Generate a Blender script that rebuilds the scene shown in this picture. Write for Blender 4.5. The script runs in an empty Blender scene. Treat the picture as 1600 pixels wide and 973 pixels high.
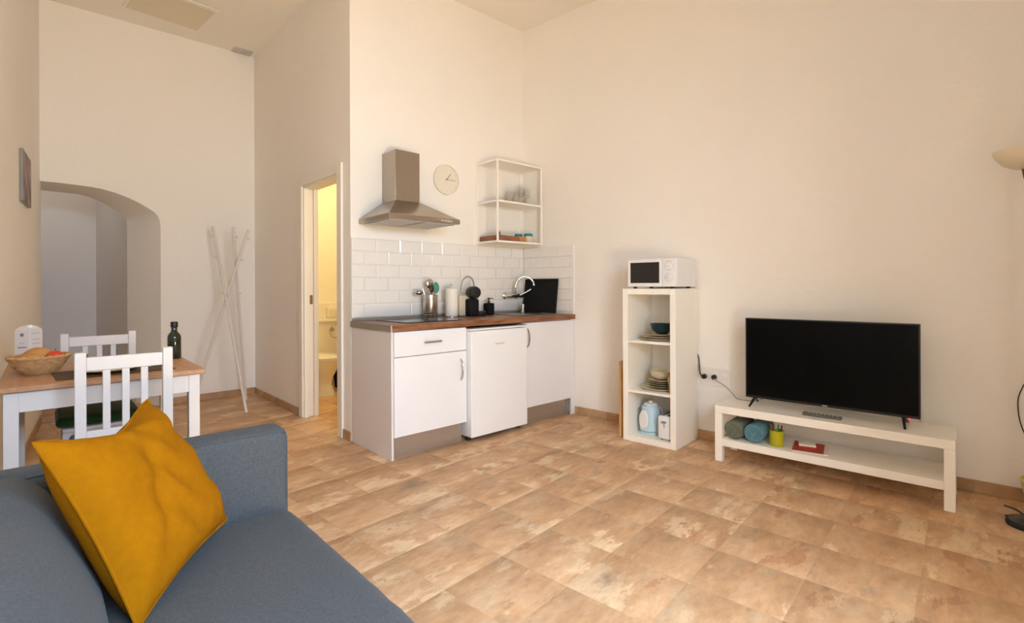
import bpy, math, random
from mathutils import Vector, Matrix
random.seed(7)
R = math.radians
SC = bpy.context.scene
COL = SC.collection

# ------------------------------------------------------------------ camera
YAW, ROLL, FPX = 0.7424, -0.004, 795.48
CAM = Vector((-3.4318, -3.5764, 1.1442))
fw = Vector((math.sin(YAW), math.cos(YAW), 0)); rt = Vector((math.cos(YAW), -math.sin(YAW), 0)); up = Vector((0, 0, 1))
r3 = rt * math.cos(ROLL) + up * math.sin(ROLL); u3 = up * math.cos(ROLL) - rt * math.sin(ROLL)
cd = bpy.data.cameras.new('camera'); cam = bpy.data.objects.new('camera', cd); COL.objects.link(cam)
cd.sensor_fit = 'HORIZONTAL'; cd.sensor_width = 36.0; cd.lens = FPX / 1600 * 36.0; cd.shift_y = -40.08 / 1600
cd.clip_start = 0.02
cam.matrix_world = Matrix(((r3.x, u3.x, -fw.x, CAM.x), (r3.y, u3.y, -fw.y, CAM.y), (r3.z, u3.z, -fw.z, CAM.z), (0, 0, 0, 1)))
SC.camera = cam

# ------------------------------------------------------------------ world, daylight, exposure
w = bpy.data.worlds.new('sky'); SC.world = w; w.use_nodes = True
bg = w.node_tree.nodes['Background']; bg.inputs[0].default_value = (0.80, 0.90, 1.0, 1); bg.inputs[1].default_value = 0.8
def area(name, loc, rot, sx, sy, power, color):
    l = bpy.data.lights.new(name, 'AREA'); l.shape = 'RECTANGLE'; l.size = sx; l.size_y = sy; l.energy = power; l.color = color
    o = bpy.data.objects.new(name, l); COL.objects.link(o); o.location = loc; o.rotation_euler = rot
    return o
# daylight through the glazed balcony door behind the photographer: open sky from above, sunlit terrace from below
area('sky_light', (-2.80, -5.05, 2.35), (R(68), 0, 0), 2.2, 1.3, 480, (0.545, 0.735, 1.0))
area('terrace_light', (-2.80, -5.05, 0.10), (R(118), 0, 0), 2.2, 1.0, 375, (1.0, 0.77, 0.47))
SC.view_settings.view_transform = 'Standard'; SC.view_settings.look = 'None'
SC.view_settings.exposure = 0.0; SC.view_settings.gamma = 1.0; SC.view_settings.use_curve_mapping = False
SC.cycles.max_bounces = 12; SC.cycles.diffuse_bounces = 8; SC.cycles.sample_clamp_indirect = 6.0
SC.cycles.caustics_reflective = False; SC.cycles.caustics_refractive = False

# ------------------------------------------------------------------ main dimensions
RA = 0.1039                       # right wall turns this much away from the kitchen axes
KW, FY, HC, LS = -1.767, 2.33, 3.614, 0.0694   # partition x, far wall y, ceiling height, slope of the left wall
REAR = -4.05
WT = 0.889                        # worktop height
def lwx(y): return -3.462 + LS * (y - FY)
def RW(a, d, z=0.0):              # a along the right wall from the corner, d out from it
    x, y = -d, -a
    return Vector((x * math.cos(RA) - y * math.sin(RA), x * math.sin(RA) + y * math.cos(RA), z))

# ------------------------------------------------------------------ materials
MATS = {}
def mat(name, col, rough=0.5, metal=0.0, spec=0.5, noise=None, bump=None, coat=0.0, sheen=0.0, trans=0.0, emit=None, ior=1.45):
    if name in MATS: return MATS[name]
    m = bpy.data.materials.new(name); m.use_nodes = True; nt = m.node_tree; b = nt.nodes['Principled BSDF']
    c = tuple(col) + (1,)
    b.inputs['Base Color'].default_value = c; b.inputs['Roughness'].default_value = rough; b.inputs['Metallic'].default_value = metal
    b.inputs['Specular IOR Level'].default_value = spec; b.inputs['Coat Weight'].default_value = coat; b.inputs['Sheen Weight'].default_value = sheen
    b.inputs['Transmission Weight'].default_value = trans; b.inputs['IOR'].default_value = ior
    if emit: b.inputs['Emission Color'].default_value = tuple(emit[0]) + (1,); b.inputs['Emission Strength'].default_value = emit[1]
    tc = nt.nodes.new('ShaderNodeTexCoord')
    if noise:                     # (scale, amount, stretch)
        mp = nt.nodes.new('ShaderNodeMapping'); mp.inputs['Scale'].default_value = noise[2] if len(noise) > 2 else (1, 1, 1)
        n = nt.nodes.new('ShaderNodeTexNoise'); n.inputs['Scale'].default_value = noise[0]; n.inputs['Detail'].default_value = 6
        mr = nt.nodes.new('ShaderNodeMapRange'); mr.inputs['From Min'].default_value = 0.3; mr.inputs['From Max'].default_value = 0.7
        mr.inputs['To Min'].default_value = 1 - noise[1]; mr.inputs['To Max'].default_value = 1 + noise[1]
        mx = nt.nodes.new('ShaderNodeVectorMath'); mx.operation = 'SCALE'; mx.inputs[0].default_value = col
        nt.links.new(tc.outputs['Object'], mp.inputs[0]); nt.links.new(mp.outputs[0], n.inputs['Vector'])
        nt.links.new(n.outputs['Fac'], mr.inputs[0]); nt.links.new(mr.outputs[0], mx.inputs['Scale']); nt.links.new(mx.outputs[0], b.inputs['Base Color'])
    if bump:                      # (scale, strength, distance)
        n = nt.nodes.new('ShaderNodeTexNoise'); n.inputs['Scale'].default_value = bump[0]; n.inputs['Detail'].default_value = 4
        bp = nt.nodes.new('ShaderNodeBump'); bp.inputs['Strength'].default_value = bump[1]; bp.inputs['Distance'].default_value = bump[2]
        nt.links.new(tc.outputs['Object'], n.inputs['Vector']); nt.links.new(n.outputs['Fac'], bp.inputs['Height']); nt.links.new(bp.outputs[0], b.inputs['Normal'])
    MATS[name] = m
    return m
M_WALL = mat('wall_plaster', (0.86, 0.83, 0.78), 0.9, spec=0.2, noise=(0.9, 0.02), bump=(22, 0.25, 0.01))
M_CEIL = mat('ceiling_plaster', (0.84, 0.80, 0.74), 0.95, spec=0.1, bump=(18, 0.15, 0.006))
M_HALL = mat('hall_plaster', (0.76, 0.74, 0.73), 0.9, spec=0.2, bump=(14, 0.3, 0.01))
M_HATCH = mat('hatch_paint', (0.72, 0.65, 0.50), 0.7)
M_GROUT = mat('floor_grout', (0.62, 0.43, 0.26), 0.9, noise=(8, 0.08))
M_WHITE = mat('white_lacquer', (0.79, 0.79, 0.80), 0.35, noise=(3, 0.01))
M_CAB = mat('cabinet_white', (0.77, 0.77, 0.79), 0.4, noise=(3, 0.01))
M_PANEL = mat('panel_side', (0.72, 0.68, 0.66), 0.45, noise=(3, 0.01))
M_CREAM = mat('shelf_white', (0.90, 0.865, 0.79), 0.4, noise=(3, 0.01))
M_DOORW = mat('door_white', (0.82, 0.78, 0.70), 0.45, noise=(2, 0.01))
M_CHAIR = mat('chair_white', (0.70, 0.65, 0.605), 0.4, noise=(5, 0.015))
M_SPLASH = mat('glazed_tile', (0.80, 0.78, 0.74), 0.12, noise=(2, 0.02), coat=0.3)
M_SGROUT = mat('tile_grout', (0.74, 0.71, 0.66), 0.9)
M_STEEL = mat('brushed_steel', (0.44, 0.385, 0.325), 0.32, 1.0, noise=(30, 0.06, (1, 1, 12)))
M_STEEL2 = mat('polished_steel', (0.58, 0.53, 0.49), 0.26, 1.0)
M_CHROME = mat('chrome', (0.75, 0.74, 0.73), 0.08, 1.0)
M_PLINTH = mat('plinth_metal', (0.50, 0.46, 0.41), 0.38, 0.8, noise=(10, 0.05, (1, 1, 20)))
M_BLACK = mat('black_plastic', (0.012, 0.012, 0.013), 0.35)
M_MATTE = mat('matte_black', (0.008, 0.008, 0.009), 0.7, spec=0.2)
M_GLASSK = mat('black_glass', (0.006, 0.006, 0.007), 0.05, coat=0.5)
M_SCREEN = mat('screen_glass', (0.003, 0.003, 0.003), 0.3, spec=0.08)
M_GREY = mat('grey_plastic', (0.25, 0.24, 0.23), 0.45)
M_LGREY = mat('light_grey', (0.55, 0.54, 0.52), 0.5)
M_EDGE = mat('worktop_end_grey', (0.27, 0.23, 0.18), 0.5)
M_FABRIC = mat('blue_grey_fabric', (0.074, 0.080, 0.085), 0.95, spec=0.12, sheen=0.05, noise=(160, 0.16), bump=(420, 0.35, 0.002))
M_YELLOW = mat('mustard_cotton', (0.295, 0.112, 0.0022), 0.95, spec=0.05, sheen=0.0, noise=(60, 0.06), bump=(300, 0.3, 0.002))
M_GREEN = mat('green_cushion', (0.022, 0.065, 0.016), 0.95, spec=0.1, sheen=0.2, noise=(60, 0.15), bump=(150, 0.4, 0.003))
M_WICKER = mat('wicker', (0.52, 0.29, 0.12), 0.75, noise=(50, 0.2))
M_BREAD = mat('bread_crust', (0.50, 0.24, 0.06), 0.8, noise=(18, 0.2), bump=(40, 0.4, 0.004))
M_TOMATO = mat('tomato_red', (0.60, 0.055, 0.015), 0.35, noise=(6, 0.1))
M_PAPER = mat('paper_white', (0.80, 0.76, 0.68), 0.9, bump=(60, 0.2, 0.002))
M_CARTON = mat('carton_print', (0.74, 0.68, 0.64), 0.6)
M_PINK = mat('carton_pink', (0.50, 0.16, 0.20), 0.6)
M_OIL = mat('dark_green_glass', (0.012, 0.020, 0.008), 0.08, coat=0.5)
M_GLASS = mat('clear_glass', (0.95, 0.95, 0.92), 0.02, trans=1.0)
M_MAT = mat('dark_placemat', (0.09, 0.055, 0.03), 0.8, noise=(40, 0.2))
M_PLATE = mat('stoneware_plate', (0.55, 0.43, 0.28), 0.4, noise=(12, 0.06))
M_PLATE2 = mat('cream_stoneware', (0.66, 0.60, 0.45), 0.4, noise=(12, 0.05))
M_OLIVE = mat('olive_stoneware', (0.33, 0.30, 0.16), 0.4, noise=(12, 0.06))
M_TEALB = mat('dark_teal_bowl', (0.012, 0.040, 0.050), 0.3)
M_TEAL = mat('teal_plastic', (0.02, 0.24, 0.30), 0.4)
M_TEAL2 = mat('green_silicone', (0.06, 0.26, 0.17), 0.5)
M_LBLUE = mat('light_blue_plastic', (0.46, 0.63, 0.72), 0.35)
M_TOWG = mat('grey_green_towel', (0.16, 0.17, 0.12), 0.95, noise=(50, 0.15), bump=(180, 0.5, 0.004))
M_TOWB = mat('blue_towel', (0.11, 0.24, 0.29), 0.95, noise=(50, 0.15), bump=(180, 0.5, 0.004))
M_LIME = mat('lime_plastic', (0.42, 0.39, 0.01), 0.4)
M_RED = mat('red_print', (0.42, 0.04, 0.025), 0.6)
M_REDP = mat('red_plastic', (0.5, 0.02, 0.02), 0.4)
M_GRNP = mat('green_plastic', (0.03, 0.22, 0.06), 0.4)
M_LED = mat('standby_led', (0.5, 0.01, 0.01), 0.4, emit=((1, 0.05, 0.05), 1.5))
M_AMBER = mat('amber_wood', (0.50, 0.22, 0.07), 0.6, noise=(6, 0.15, (1, 1, 10)))
M_BOARD = mat('pine_board', (0.58, 0.32, 0.11), 0.6, noise=(6, 0.15, (6, 6, 0.6)))
M_JAR = mat('jar_contents', (0.14, 0.12, 0.045), 0.4, noise=(40, 0.3))
M_COFC = mat('cream_plastic', (0.62, 0.54, 0.40), 0.4)
M_LAMP = mat('opal_cream', (0.74, 0.64, 0.46), 0.5)
M_BIN = mat('cream_pot', (0.66, 0.56, 0.25), 0.5)
M_BROWN = mat('dark_brown_metal', (0.05, 0.018, 0.010), 0.4)
M_PORC = mat('porcelain', (0.82, 0.80, 0.74), 0.15, coat=0.3)
M_BATH = mat('bathroom_wall', (0.80, 0.76, 0.66), 0.6)
M_CLOCK = mat('clock_face', (0.78, 0.73, 0.62), 0.5)
M_SOCK = mat('socket_white', (0.80, 0.77, 0.74), 0.4)

def wood(name, c1, c2, scale, stretch, rough=0.45):
    m = bpy.data.materials.new(name); m.use_nodes = True; nt = m.node_tree; b = nt.nodes['Principled BSDF']; b.inputs['Roughness'].default_value = rough
    tc = nt.nodes.new('ShaderNodeTexCoord'); mp = nt.nodes.new('ShaderNodeMapping'); mp.inputs['Scale'].default_value = stretch
    n = nt.nodes.new('ShaderNodeTexNoise'); n.inputs['Scale'].default_value = scale; n.inputs['Detail'].default_value = 8; n.inputs['Roughness'].default_value = 0.65
    cr = nt.nodes.new('ShaderNodeValToRGB'); cr.color_ramp.elements[0].position = 0.35; cr.color_ramp.elements[1].position = 0.68
    cr.color_ramp.elements[0].color = tuple(c1) + (1,); cr.color_ramp.elements[1].color = tuple(c2) + (1,)
    nt.links.new(tc.outputs['Object'], mp.inputs[0]); nt.links.new(mp.outputs[0], n.inputs['Vector']); nt.links.new(n.outputs['Fac'], cr.inputs[0]); nt.links.new(cr.outputs[0], b.inputs['Base Color'])
    return m
M_WALNUT = wood('walnut_worktop', (0.115, 0.042, 0.018), (0.35, 0.155, 0.068), 5, (1.2, 9, 9), 0.4)
M_TABLE = wood('table_wood', (0.40, 0.20, 0.095), (0.52, 0.29, 0.145), 4, (8, 1, 8), 0.45)
M_TRAY = wood('tray_wood', (0.20, 0.075, 0.04), (0.32, 0.14, 0.07), 6, (2, 8, 8), 0.6)

def slate(name, tint=1.0):
    m = bpy.data.materials.new(name); m.use_nodes = True; nt = m.node_tree; L = nt.links.new; N = nt.nodes.new; b = nt.nodes['Principled BSDF']
    tc = N('ShaderNodeTexCoord'); oi = N('ShaderNodeObjectInfo')
    mu = N('ShaderNodeMath'); mu.operation = 'MULTIPLY'; mu.inputs[1].default_value = 37.0; L(oi.outputs['Random'], mu.inputs[0])
    rot = N('ShaderNodeMath'); rot.operation = 'MULTIPLY'; rot.inputs[1].default_value = 0.9; L(oi.outputs['Random'], rot.inputs[0])
    rot2 = N('ShaderNodeMath'); rot2.operation = 'ADD'; rot2.inputs[1].default_value = -1.25; L(rot.outputs[0], rot2.inputs[0])
    cx = N('ShaderNodeCombineXYZ'); L(rot2.outputs[0], cx.inputs[2])
    mp = N('ShaderNodeMapping'); L(tc.outputs['Object'], mp.inputs[0]); L(cx.outputs[0], mp.inputs['Rotation']); mp.inputs['Scale'].default_value = (1.0, 2.3, 1.0)
    n1 = N('ShaderNodeTexNoise'); n1.noise_dimensions = '4D'; n1.inputs['Scale'].default_value = 2.6; n1.inputs['Detail'].default_value = 9; n1.inputs['Roughness'].default_value = 0.70; n1.inputs['Distortion'].default_value = 0.35
    L(mp.outputs[0], n1.inputs['Vector']); L(mu.outputs[0], n1.inputs['W'])
    c1 = N('ShaderNodeValToRGB'); e = c1.color_ramp.elements
    stops = [(0.28, (0.40, 0.25, 0.13)), (0.38, (0.50, 0.30, 0.155)), (0.46, (0.58, 0.345, 0.18)), (0.52, (0.61, 0.38, 0.21)), (0.60, (0.66, 0.44, 0.255)), (0.70, (0.71, 0.51, 0.32))]
    e[0].position, e[0].color = stops[0][0], stops[0][1] + (1,); e[1].position, e[1].color = stops[-1][0], stops[-1][1] + (1,)
    for p, c in stops[1:-1]:
        k = e.new(p); k.color = c + (1,)
    L(n1.outputs['Fac'], c1.inputs[0])
    # rust and cream patches with ragged edges
    def patch(scale, woff, lo, hi, colr, src):
        ad = N('ShaderNodeMath'); ad.operation = 'ADD'; ad.inputs[1].default_value = woff; L(mu.outputs[0], ad.inputs[0])
        n = N('ShaderNodeTexNoise'); n.noise_dimensions = '4D'; n.inputs['Scale'].default_value = scale; n.inputs['Detail'].default_value = 9; n.inputs['Roughness'].default_value = 0.66
        L(mp.outputs[0], n.inputs['Vector']); L(ad.outputs[0], n.inputs['W'])
        r = N('ShaderNodeMapRange'); r.inputs['From Min'].default_value = lo; r.inputs['From Max'].default_value = hi; L(n.outputs['Fac'], r.inputs[0])
        x = N('ShaderNodeMix'); x.data_type = 'RGBA'; L(r.outputs[0], x.inputs['Factor']); L(src, x.inputs['A']); x.inputs['B'].default_value = colr + (1,)
        return x.outputs['Result']
    s = patch(1.9, 11.0, 0.55, 0.59, (0.75, 0.54, 0.33), c1.outputs[0])
    s = patch(2.6, 23.0, 0.595, 0.615, (0.50, 0.265, 0.14), s)
    s = patch(2.0, 31.0, 0.58, 0.68, (0.36, 0.255, 0.16), s)
    n3 = N('ShaderNodeTexNoise'); n3.noise_dimensions = '4D'; n3.inputs['Scale'].default_value = 11; n3.inputs['Detail'].default_value = 8; n3.inputs['Roughness'].default_value = 0.7
    L(mp.outputs[0], n3.inputs['Vector']); L(mu.outputs[0], n3.inputs['W'])
    m3 = N('ShaderNodeMapRange'); m3.inputs['From Min'].default_value = 0.3; m3.inputs['From Max'].default_value = 0.7; m3.inputs['To Min'].default_value = 0.80; m3.inputs['To Max'].default_value = 1.16; L(n3.outputs['Fac'], m3.inputs[0])
    v3 = N('ShaderNodeVectorMath'); v3.operation = 'SCALE'; L(s, v3.inputs[0]); L(m3.outputs[0], v3.inputs['Scale']); s = v3.outputs[0]
    hs = N('ShaderNodeHueSaturation'); L(s, hs.inputs['Color'])
    vr = N('ShaderNodeMapRange'); vr.inputs['To Min'].default_value = 0.90 * tint; vr.inputs['To Max'].default_value = 0.98 * tint; L(oi.outputs['Random'], vr.inputs[0]); L(vr.outputs[0], hs.inputs['Value'])
    L(hs.outputs[0], b.inputs['Base Color'])
    b.inputs['Roughness'].default_value = 0.5; b.inputs['Specular IOR Level'].default_value = 0.35
    bp = N('ShaderNodeBump'); bp.inputs['Strength'].default_value = 0.25; bp.inputs['Distance'].default_value = 0.004; L(n1.outputs['Fac'], bp.inputs['Height']); L(bp.outputs[0], b.inputs['Normal'])
    return m
M_SLATE = slate('slate_look_tile')
M_SKIRT = slate('slate_look_skirting', 0.8)

# ------------------------------------------------------------------ mesh helpers
class MB:
    def __init__(s): s.v = []; s.f = []
    def add(s, vs, fs):
        o = len(s.v); s.v += [tuple(p) for p in vs]; s.f += [tuple(i + o for i in f) for f in fs]; return s
    def box(s, x0, x1, y0, y1, z0, z1):
        v = [(x, y, z) for x in (x0, x1) for y in (y0, y1) for z in (z0, z1)]
        return s.add(v, [(0, 1, 3, 2), (4, 6, 7, 5), (0, 4, 5, 1), (2, 3, 7, 6), (0, 2, 6, 4), (1, 5, 7, 3)])
    def prism(s, poly, lo, hi, axis='z'):     # poly: ccw 2d points
        n = len(poly)
        def P(p, h): return {'z': (p[0], p[1], h), 'y': (p[0], h, p[1]), 'x': (h, p[0], p[1])}[axis]
        v = [P(p, lo) for p in poly] + [P(p, hi) for p in poly]
        f = [tuple(range(n - 1, -1, -1)), tuple(range(n, 2 * n))] + [(i, (i + 1) % n, n + (i + 1) % n, n + i) for i in range(n)]
        return s.add(v, f)
    def lathe(s, prof, n=24, c=(0, 0, 0), close=True):
        v = []; f = []; m = len(prof)
        for r, z in prof:
            for k in range(n):
                t = 2 * math.pi * k / n; v.append((c[0] + r * math.cos(t), c[1] + r * math.sin(t), c[2] + z))
        for i in range(m - 1):
            for k in range(n): f.append((i * n + k, i * n + (k + 1) % n, (i + 1) * n + (k + 1) % n, (i + 1) * n + k))
        if close:
            f.append(tuple(range(n - 1, -1, -1))); f.append(tuple((m - 1) * n + k for k in range(n)))
        return s.add(v, f)
    def tube(s, pts, r, n=8, closed=False):
        pts = [Vector(p) for p in pts]; m = len(pts); v = []; f = []; prev = None
        rs = r if isinstance(r, (list, tuple)) else [r] * m
        for i, p in enumerate(pts):
            a = pts[i - 1] if i > 0 else (pts[-1] if closed else pts[0]); b = pts[i + 1] if i < m - 1 else (pts[0] if closed else pts[-1])
            t = (b - a).normalized()
            if prev is None:
                q = Vector((0, 0, 1)) if abs(t.z) < 0.9 else Vector((1, 0, 0)); e1 = t.cross(q).normalized()
            else: e1 = (prev - t * prev.dot(t)).normalized()
            prev = e1; e2 = t.cross(e1)
            for k in range(n):
                an = 2 * math.pi * k / n; v.append(p + (e1 * math.cos(an) + e2 * math.sin(an)) * rs[i])
        for i in range(m if closed else m - 1):
            j = (i + 1) % m
            for k in range(n): f.append((i * n + k, i * n + (k + 1) % n, j * n + (k + 1) % n, j * n + k))
        if not closed: f.append(tuple(range(n - 1, -1, -1))); f.append(tuple((m - 1) * n + k for k in range(n)))
        return s.add(v, f)
    def soft(s, c, size, r, n=10, bulge=0.0, rot=None, wrinkle=0.0):   # rounded upholstered block
        h = Vector(size) / 2; cache = {}; v = []; f = []
        def ticks(hh):
            e = [math.cos(math.pi * k / 8) for k in range(0, 5)]
            out = [-hh + r * (1 - e[k]) for k in range(5)]
            mid = [-(hh - r) + 2 * (hh - r) * k / n for k in range(1, n)]
            return out + mid + [-q for q in reversed(out)]
        T = [ticks(h.x), ticks(h.y), ticks(h.z)]
        def vert(q):
            key = tuple(round(k, 5) for k in q)
            if key in cache: return cache[key]
            q = Vector(q); inn = Vector([max(-(h[i] - r), min(h[i] - r, q[i])) for i in range(3)]); d = q - inn
            p = inn + d.normalized() * r if d.length > 1e-9 else inn
            fx, fy, fz = (1 - (p.x / h.x) ** 2), (1 - (p.y / h.y) ** 2), (1 - (p.z / h.z) ** 2)
            if p.z > 0: p.z += bulge * max(0, fx) * max(0, fy) * min(1, p.z / h.z)
            if p.x > 0: p.x += bulge * 0.5 * max(0, fz) * max(0, fy) ** 0.5
            if wrinkle: p.z += wrinkle * math.sin(p.y * 55 + 6 * math.sin(p.x * 9)) * math.exp(-((p.x - h.x * 0.9) / 0.16) ** 2) * (p.z > 0)
            if rot: p = rot @ p
            p = p + Vector(c); v.append(p); cache[key] = len(v) - 1; return len(v) - 1
        for ax in range(3):
            a, b = [(1, 2), (2, 0), (0, 1)][ax]
            for sg in (-1, 1):
                A, B = T[a], T[b]
                for i in range(len(A) - 1):
                    for j in range(len(B) - 1):
                        q = []
                        for (x, y) in ((A[i], B[j]), (A[i + 1], B[j]), (A[i + 1], B[j + 1]), (A[i], B[j + 1])):
                            p = [0, 0, 0]; p[ax] = sg * h[ax]; p[a] = x; p[b] = y; q.append(vert(p))
                        f.append(tuple(q) if sg > 0 else tuple(reversed(q)))
        return s.add(v, f)
    def ball(s, c, rx, ry, rz, n=16, m=10):
        v = [(c[0], c[1], c[2] - rz)]; f = []
        for i in range(1, m):
            t = math.pi * i / m
            for k in range(n):
                a = 2 * math.pi * k / n; v.append((c[0] + rx * math.sin(t) * math.cos(a), c[1] + ry * math.sin(t) * math.sin(a), c[2] - rz * math.cos(t)))
        v.append((c[0], c[1], c[2] + rz)); top = len(v) - 1
        for k in range(n):
            f.append((0, 1 + (k + 1) % n, 1 + k)); f.append((top, 1 + (m - 2) * n + k, 1 + (m - 2) * n + (k + 1) % n))
            for i in range(m - 2):
                a = 1 + i * n; f.append((a + k, a + (k + 1) % n, a + n + (k + 1) % n, a + n + k))
        return s.add(v, f)
    def xf(s, M):
        s.v = [tuple(M @ Vector(p)) for p in s.v]; return s
    def mesh(s, name, m):
        me = bpy.data.meshes.new(name); me.from_pydata(s.v, [], s.f); me.validate(); me.update()
        if m: me.materials.append(m)
        for p in me.polygons: p.use_smooth = True
        me.set_sharp_from_angle(angle=R(38))
        return me
def obj(name, mb, m, parent=None, bevel=0.0, seg=2, loc=None, rot=None, label=None):
    o = bpy.data.objects.new(name, mb.mesh(name, m) if isinstance(mb, MB) else mb); COL.objects.link(o)
    if parent: o.parent = parent
    if loc is not None: o.location = loc
    if rot is not None: o.rotation_euler = rot
    if bevel:
        b = o.modifiers.new('bevel', 'BEVEL'); b.width = bevel; b.segments = seg; b.limit_method = 'ANGLE'; b.angle_limit = R(40); b.harden_normals = False
    if label: o['label'] = label
    return o
def tag(o, label, cat, group=None):
    o['label'] = label; o['category'] = cat
    if group: o['group'] = group
    return o
def thing(name, label, cat, loc=(0, 0, 0), rz=0.0, group=None):
    o = bpy.data.objects.new(name, None); COL.objects.link(o); o.location = loc; o.rotation_euler = (0, 0, rz); o.empty_display_size = 0.05
    return tag(o, label, cat, group)
def struct(name, mb, m, bevel=0.0, **k):
    o = obj(name, mb, m, None, bevel, **k); o['kind'] = 'structure'; return o
def copy_tree(root, loc, rz=None, label=None):
    r = root.copy(); COL.objects.link(r); r.location = loc
    if rz is not None: r.rotation_euler = (0, 0, rz)
    if label: r['label'] = label
    for ch in root.children:
        c = ch.copy(); COL.objects.link(c); c.parent = r
        for g in ch.children:
            d = g.copy(); COL.objects.link(d); d.parent = c
    return r
def B(*a): return MB().box(*a)
def arc(c, r, a0, a1, n, plane='xz', y=0.0):
    out = []
    for k in range(n + 1):
        t = a0 + (a1 - a0) * k / n; p, q = c[0] + r * math.cos(t), c[1] + r * math.sin(t)
        out.append({'xz': (p, y, q), 'yz': (y, p, q), 'xy': (p, q, y)}[plane])
    return out
def bez(P, n=16):
    P = [Vector(p) for p in P]; out = []      # Catmull-Rom through the points
    Q = [P[0]] + P + [P[-1]]
    for i in range(1, len(Q) - 2):
        for k in range(n):
            t = k / n; a, b, c, d = Q[i - 1], Q[i], Q[i + 1], Q[i + 2]
            out.append(0.5 * ((2 * b) + (c - a) * t + (2 * a - 5 * b + 4 * c - d) * t * t + (3 * b - a - 3 * c + d) * t ** 3))
    out.append(P[-1]); return out

# ------------------------------------------------------------------ the shell
# floor: slab + one object per tile, laid parallel to the right wall
fl = struct('floor', MB().prism([(-4.6, -5.4), (1.2, -5.4), (1.0, 0.2), (0.2, 4.6), (-4.6, 4.6)], -0.12, -0.0014), M_GROUT)
TA, TD = 0.3345, 0.3225
tile_me = MB().box(-TD / 2 + 0.0016, TD / 2 - 0.0016, -TA / 2 + 0.0016, TA / 2 - 0.0016, -0.006, 0.0)
tb = MB()
g, hx, hy = 0.0012, TD / 2, TA / 2
outer = [(-hx + g, -hy + g), (hx - g, -hy + g), (hx - g, hy - g), (-hx + g, hy - g)]
inner = [(x - math.copysign(0.0015, x), y - math.copysign(0.0015, y)) for x, y in outer]
tb.add([(x, y, -0.008) for x, y in outer] + [(x, y, -0.0006) for x, y in outer] + [(x, y, 0.0) for x, y in inner],
       [(i, (i + 1) % 4, 4 + (i + 1) % 4, 4 + i) for i in range(4)] + [(4 + i, 4 + (i + 1) % 4, 8 + (i + 1) % 4, 8 + i) for i in range(4)] + [(8, 9, 10, 11)])
tile_me = tb.mesh('floor_tile', M_SLATE)
def inside(p):
    x, y = p.x, p.y
    if y < REAR + 0.05: return False
    if x < lwx(min(y, 2.9)) - 0.25: return False
    if y <= 0.12: return x < 0.12 - y * math.tan(RA)
    if y <= FY: return x < -0.55
    return y < 4.3 and x < -2.75
tiles = []
for i in range(-16, 17):
    for j in range(-3, 16):
        a = 1.735 + (i + 0.5) * TA; d = 1.875 + (j - 6 + 0.5) * TD
        p = RW(a, d, 0.0)
        if inside(p): tiles.append((p, (p - CAM).length))
for p, q in sorted(tiles, key=lambda t: t[1]):
    # tiles right below and behind the photographer are never in view
    if (p - CAM).dot(fw) < -0.5: continue
    obj('floor_tile', tile_me, None, fl, loc=p, rot=(0, 0, RA))

ce = struct('ceiling', MB().prism([(-4.4, -5.4), (1.0, -5.4), (0.9, 0.15), (-1.6, 0.15), (-1.6, 2.5), (-4.4, 2.5)], HC, HC + 0.12), M_CEIL)
wk = struct('wall_kitchen', B(KW, 0.10, 0.0, 0.12, 0, HC), M_WALL)
wr = struct('wall_right', B(0.0, 0.14, -5.45, 0.14, 0, HC), M_WALL); wr.rotation_euler = (0, 0, RA)
# partition with the bathroom doorway
DY0, DY1, DH = 0.20, 0.935, 2.02
pw = MB().box(KW, KW + 0.125, 0.12, DY0, 0, HC).box(KW, KW + 0.125, DY1, FY, 0, HC).box(KW, KW + 0.125, DY0, DY1, DH, HC)
struct('wall_bathroom', pw, M_WALL)
# left wall, slightly out of square
v = [(lwx(2.42), 2.42), (lwx(-5.4), -5.4), (lwx(-5.4) - 0.14, -5.4), (lwx(2.42) - 0.14, 2.42)]
struct('wall_left', MB().prism(list(reversed(v)), 0, HC), M_WALL)
# far wall with a splayed, low-arched passage
prF = [(-3.50, 0.0), (-3.50, 2.052), (-3.36, 2.054), (-3.221, 2.050), (-3.12, 2.045), (-3.045, 2.036), (-2.95, 2.013), (-2.859, 1.980), (-2.78, 1.942), (-2.713, 1.902), (-2.66, 1.866), (-2.632, 1.835), (-2.615, 1.79), (-2.608, 1.73), (-2.608, 0.0)]
prB = [(-3.75, 0.0), (-3.75, 2.036), (-3.46, 2.040), (-3.205, 2.036), (-3.13, 2.020), (-3.063, 1.996), (-3.00, 1.965), (-2.941, 1.928), (-2.90, 1.900), (-2.865, 1.872), (-2.845, 1.852), (-2.832, 1.836), (-2.826, 1.80), (-2.823, 1.74), (-2.823, 0.0)]
fwm = MB(); n = len(prF); YB = 2.80
fwm.add([(x, FY, z) for x, z in prF] + [(x, YB, z) for x, z in prB], [(i, i + 1, n + i + 1, n + i) for i in range(n - 1)])
for yy, pr, fl_ in ((FY, prF, False), (YB, prB, True)):
    for i in range(1, n - 2):
        (x0, z0), (x1, z1) = pr[i], pr[i + 1]
        q = [(x0, yy, z0), (x1, yy, z1), (x1, yy, HC), (x0, yy, HC)]
        fwm.add(q if not fl_ else q[::-1], [(0, 1, 2, 3)])
    q = [(pr[-1][0], yy, 0), (-1.55, yy, 0), (-1.55, yy, HC), (pr[-1][0], yy, HC)]
    (x1, z1) = pr[-2]
    fwm.add(q if not fl_ else q[::-1], [(0, 1, 2, 3)])
    q = [(-4.3, yy, 0), (pr[0][0], yy, 0), (pr[0][0], yy, HC), (-4.3, yy, HC)]
    fwm.add(q if not fl_ else q[::-1], [(0, 1, 2, 3)])
struct('wall_far', fwm, M_WALL)
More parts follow.
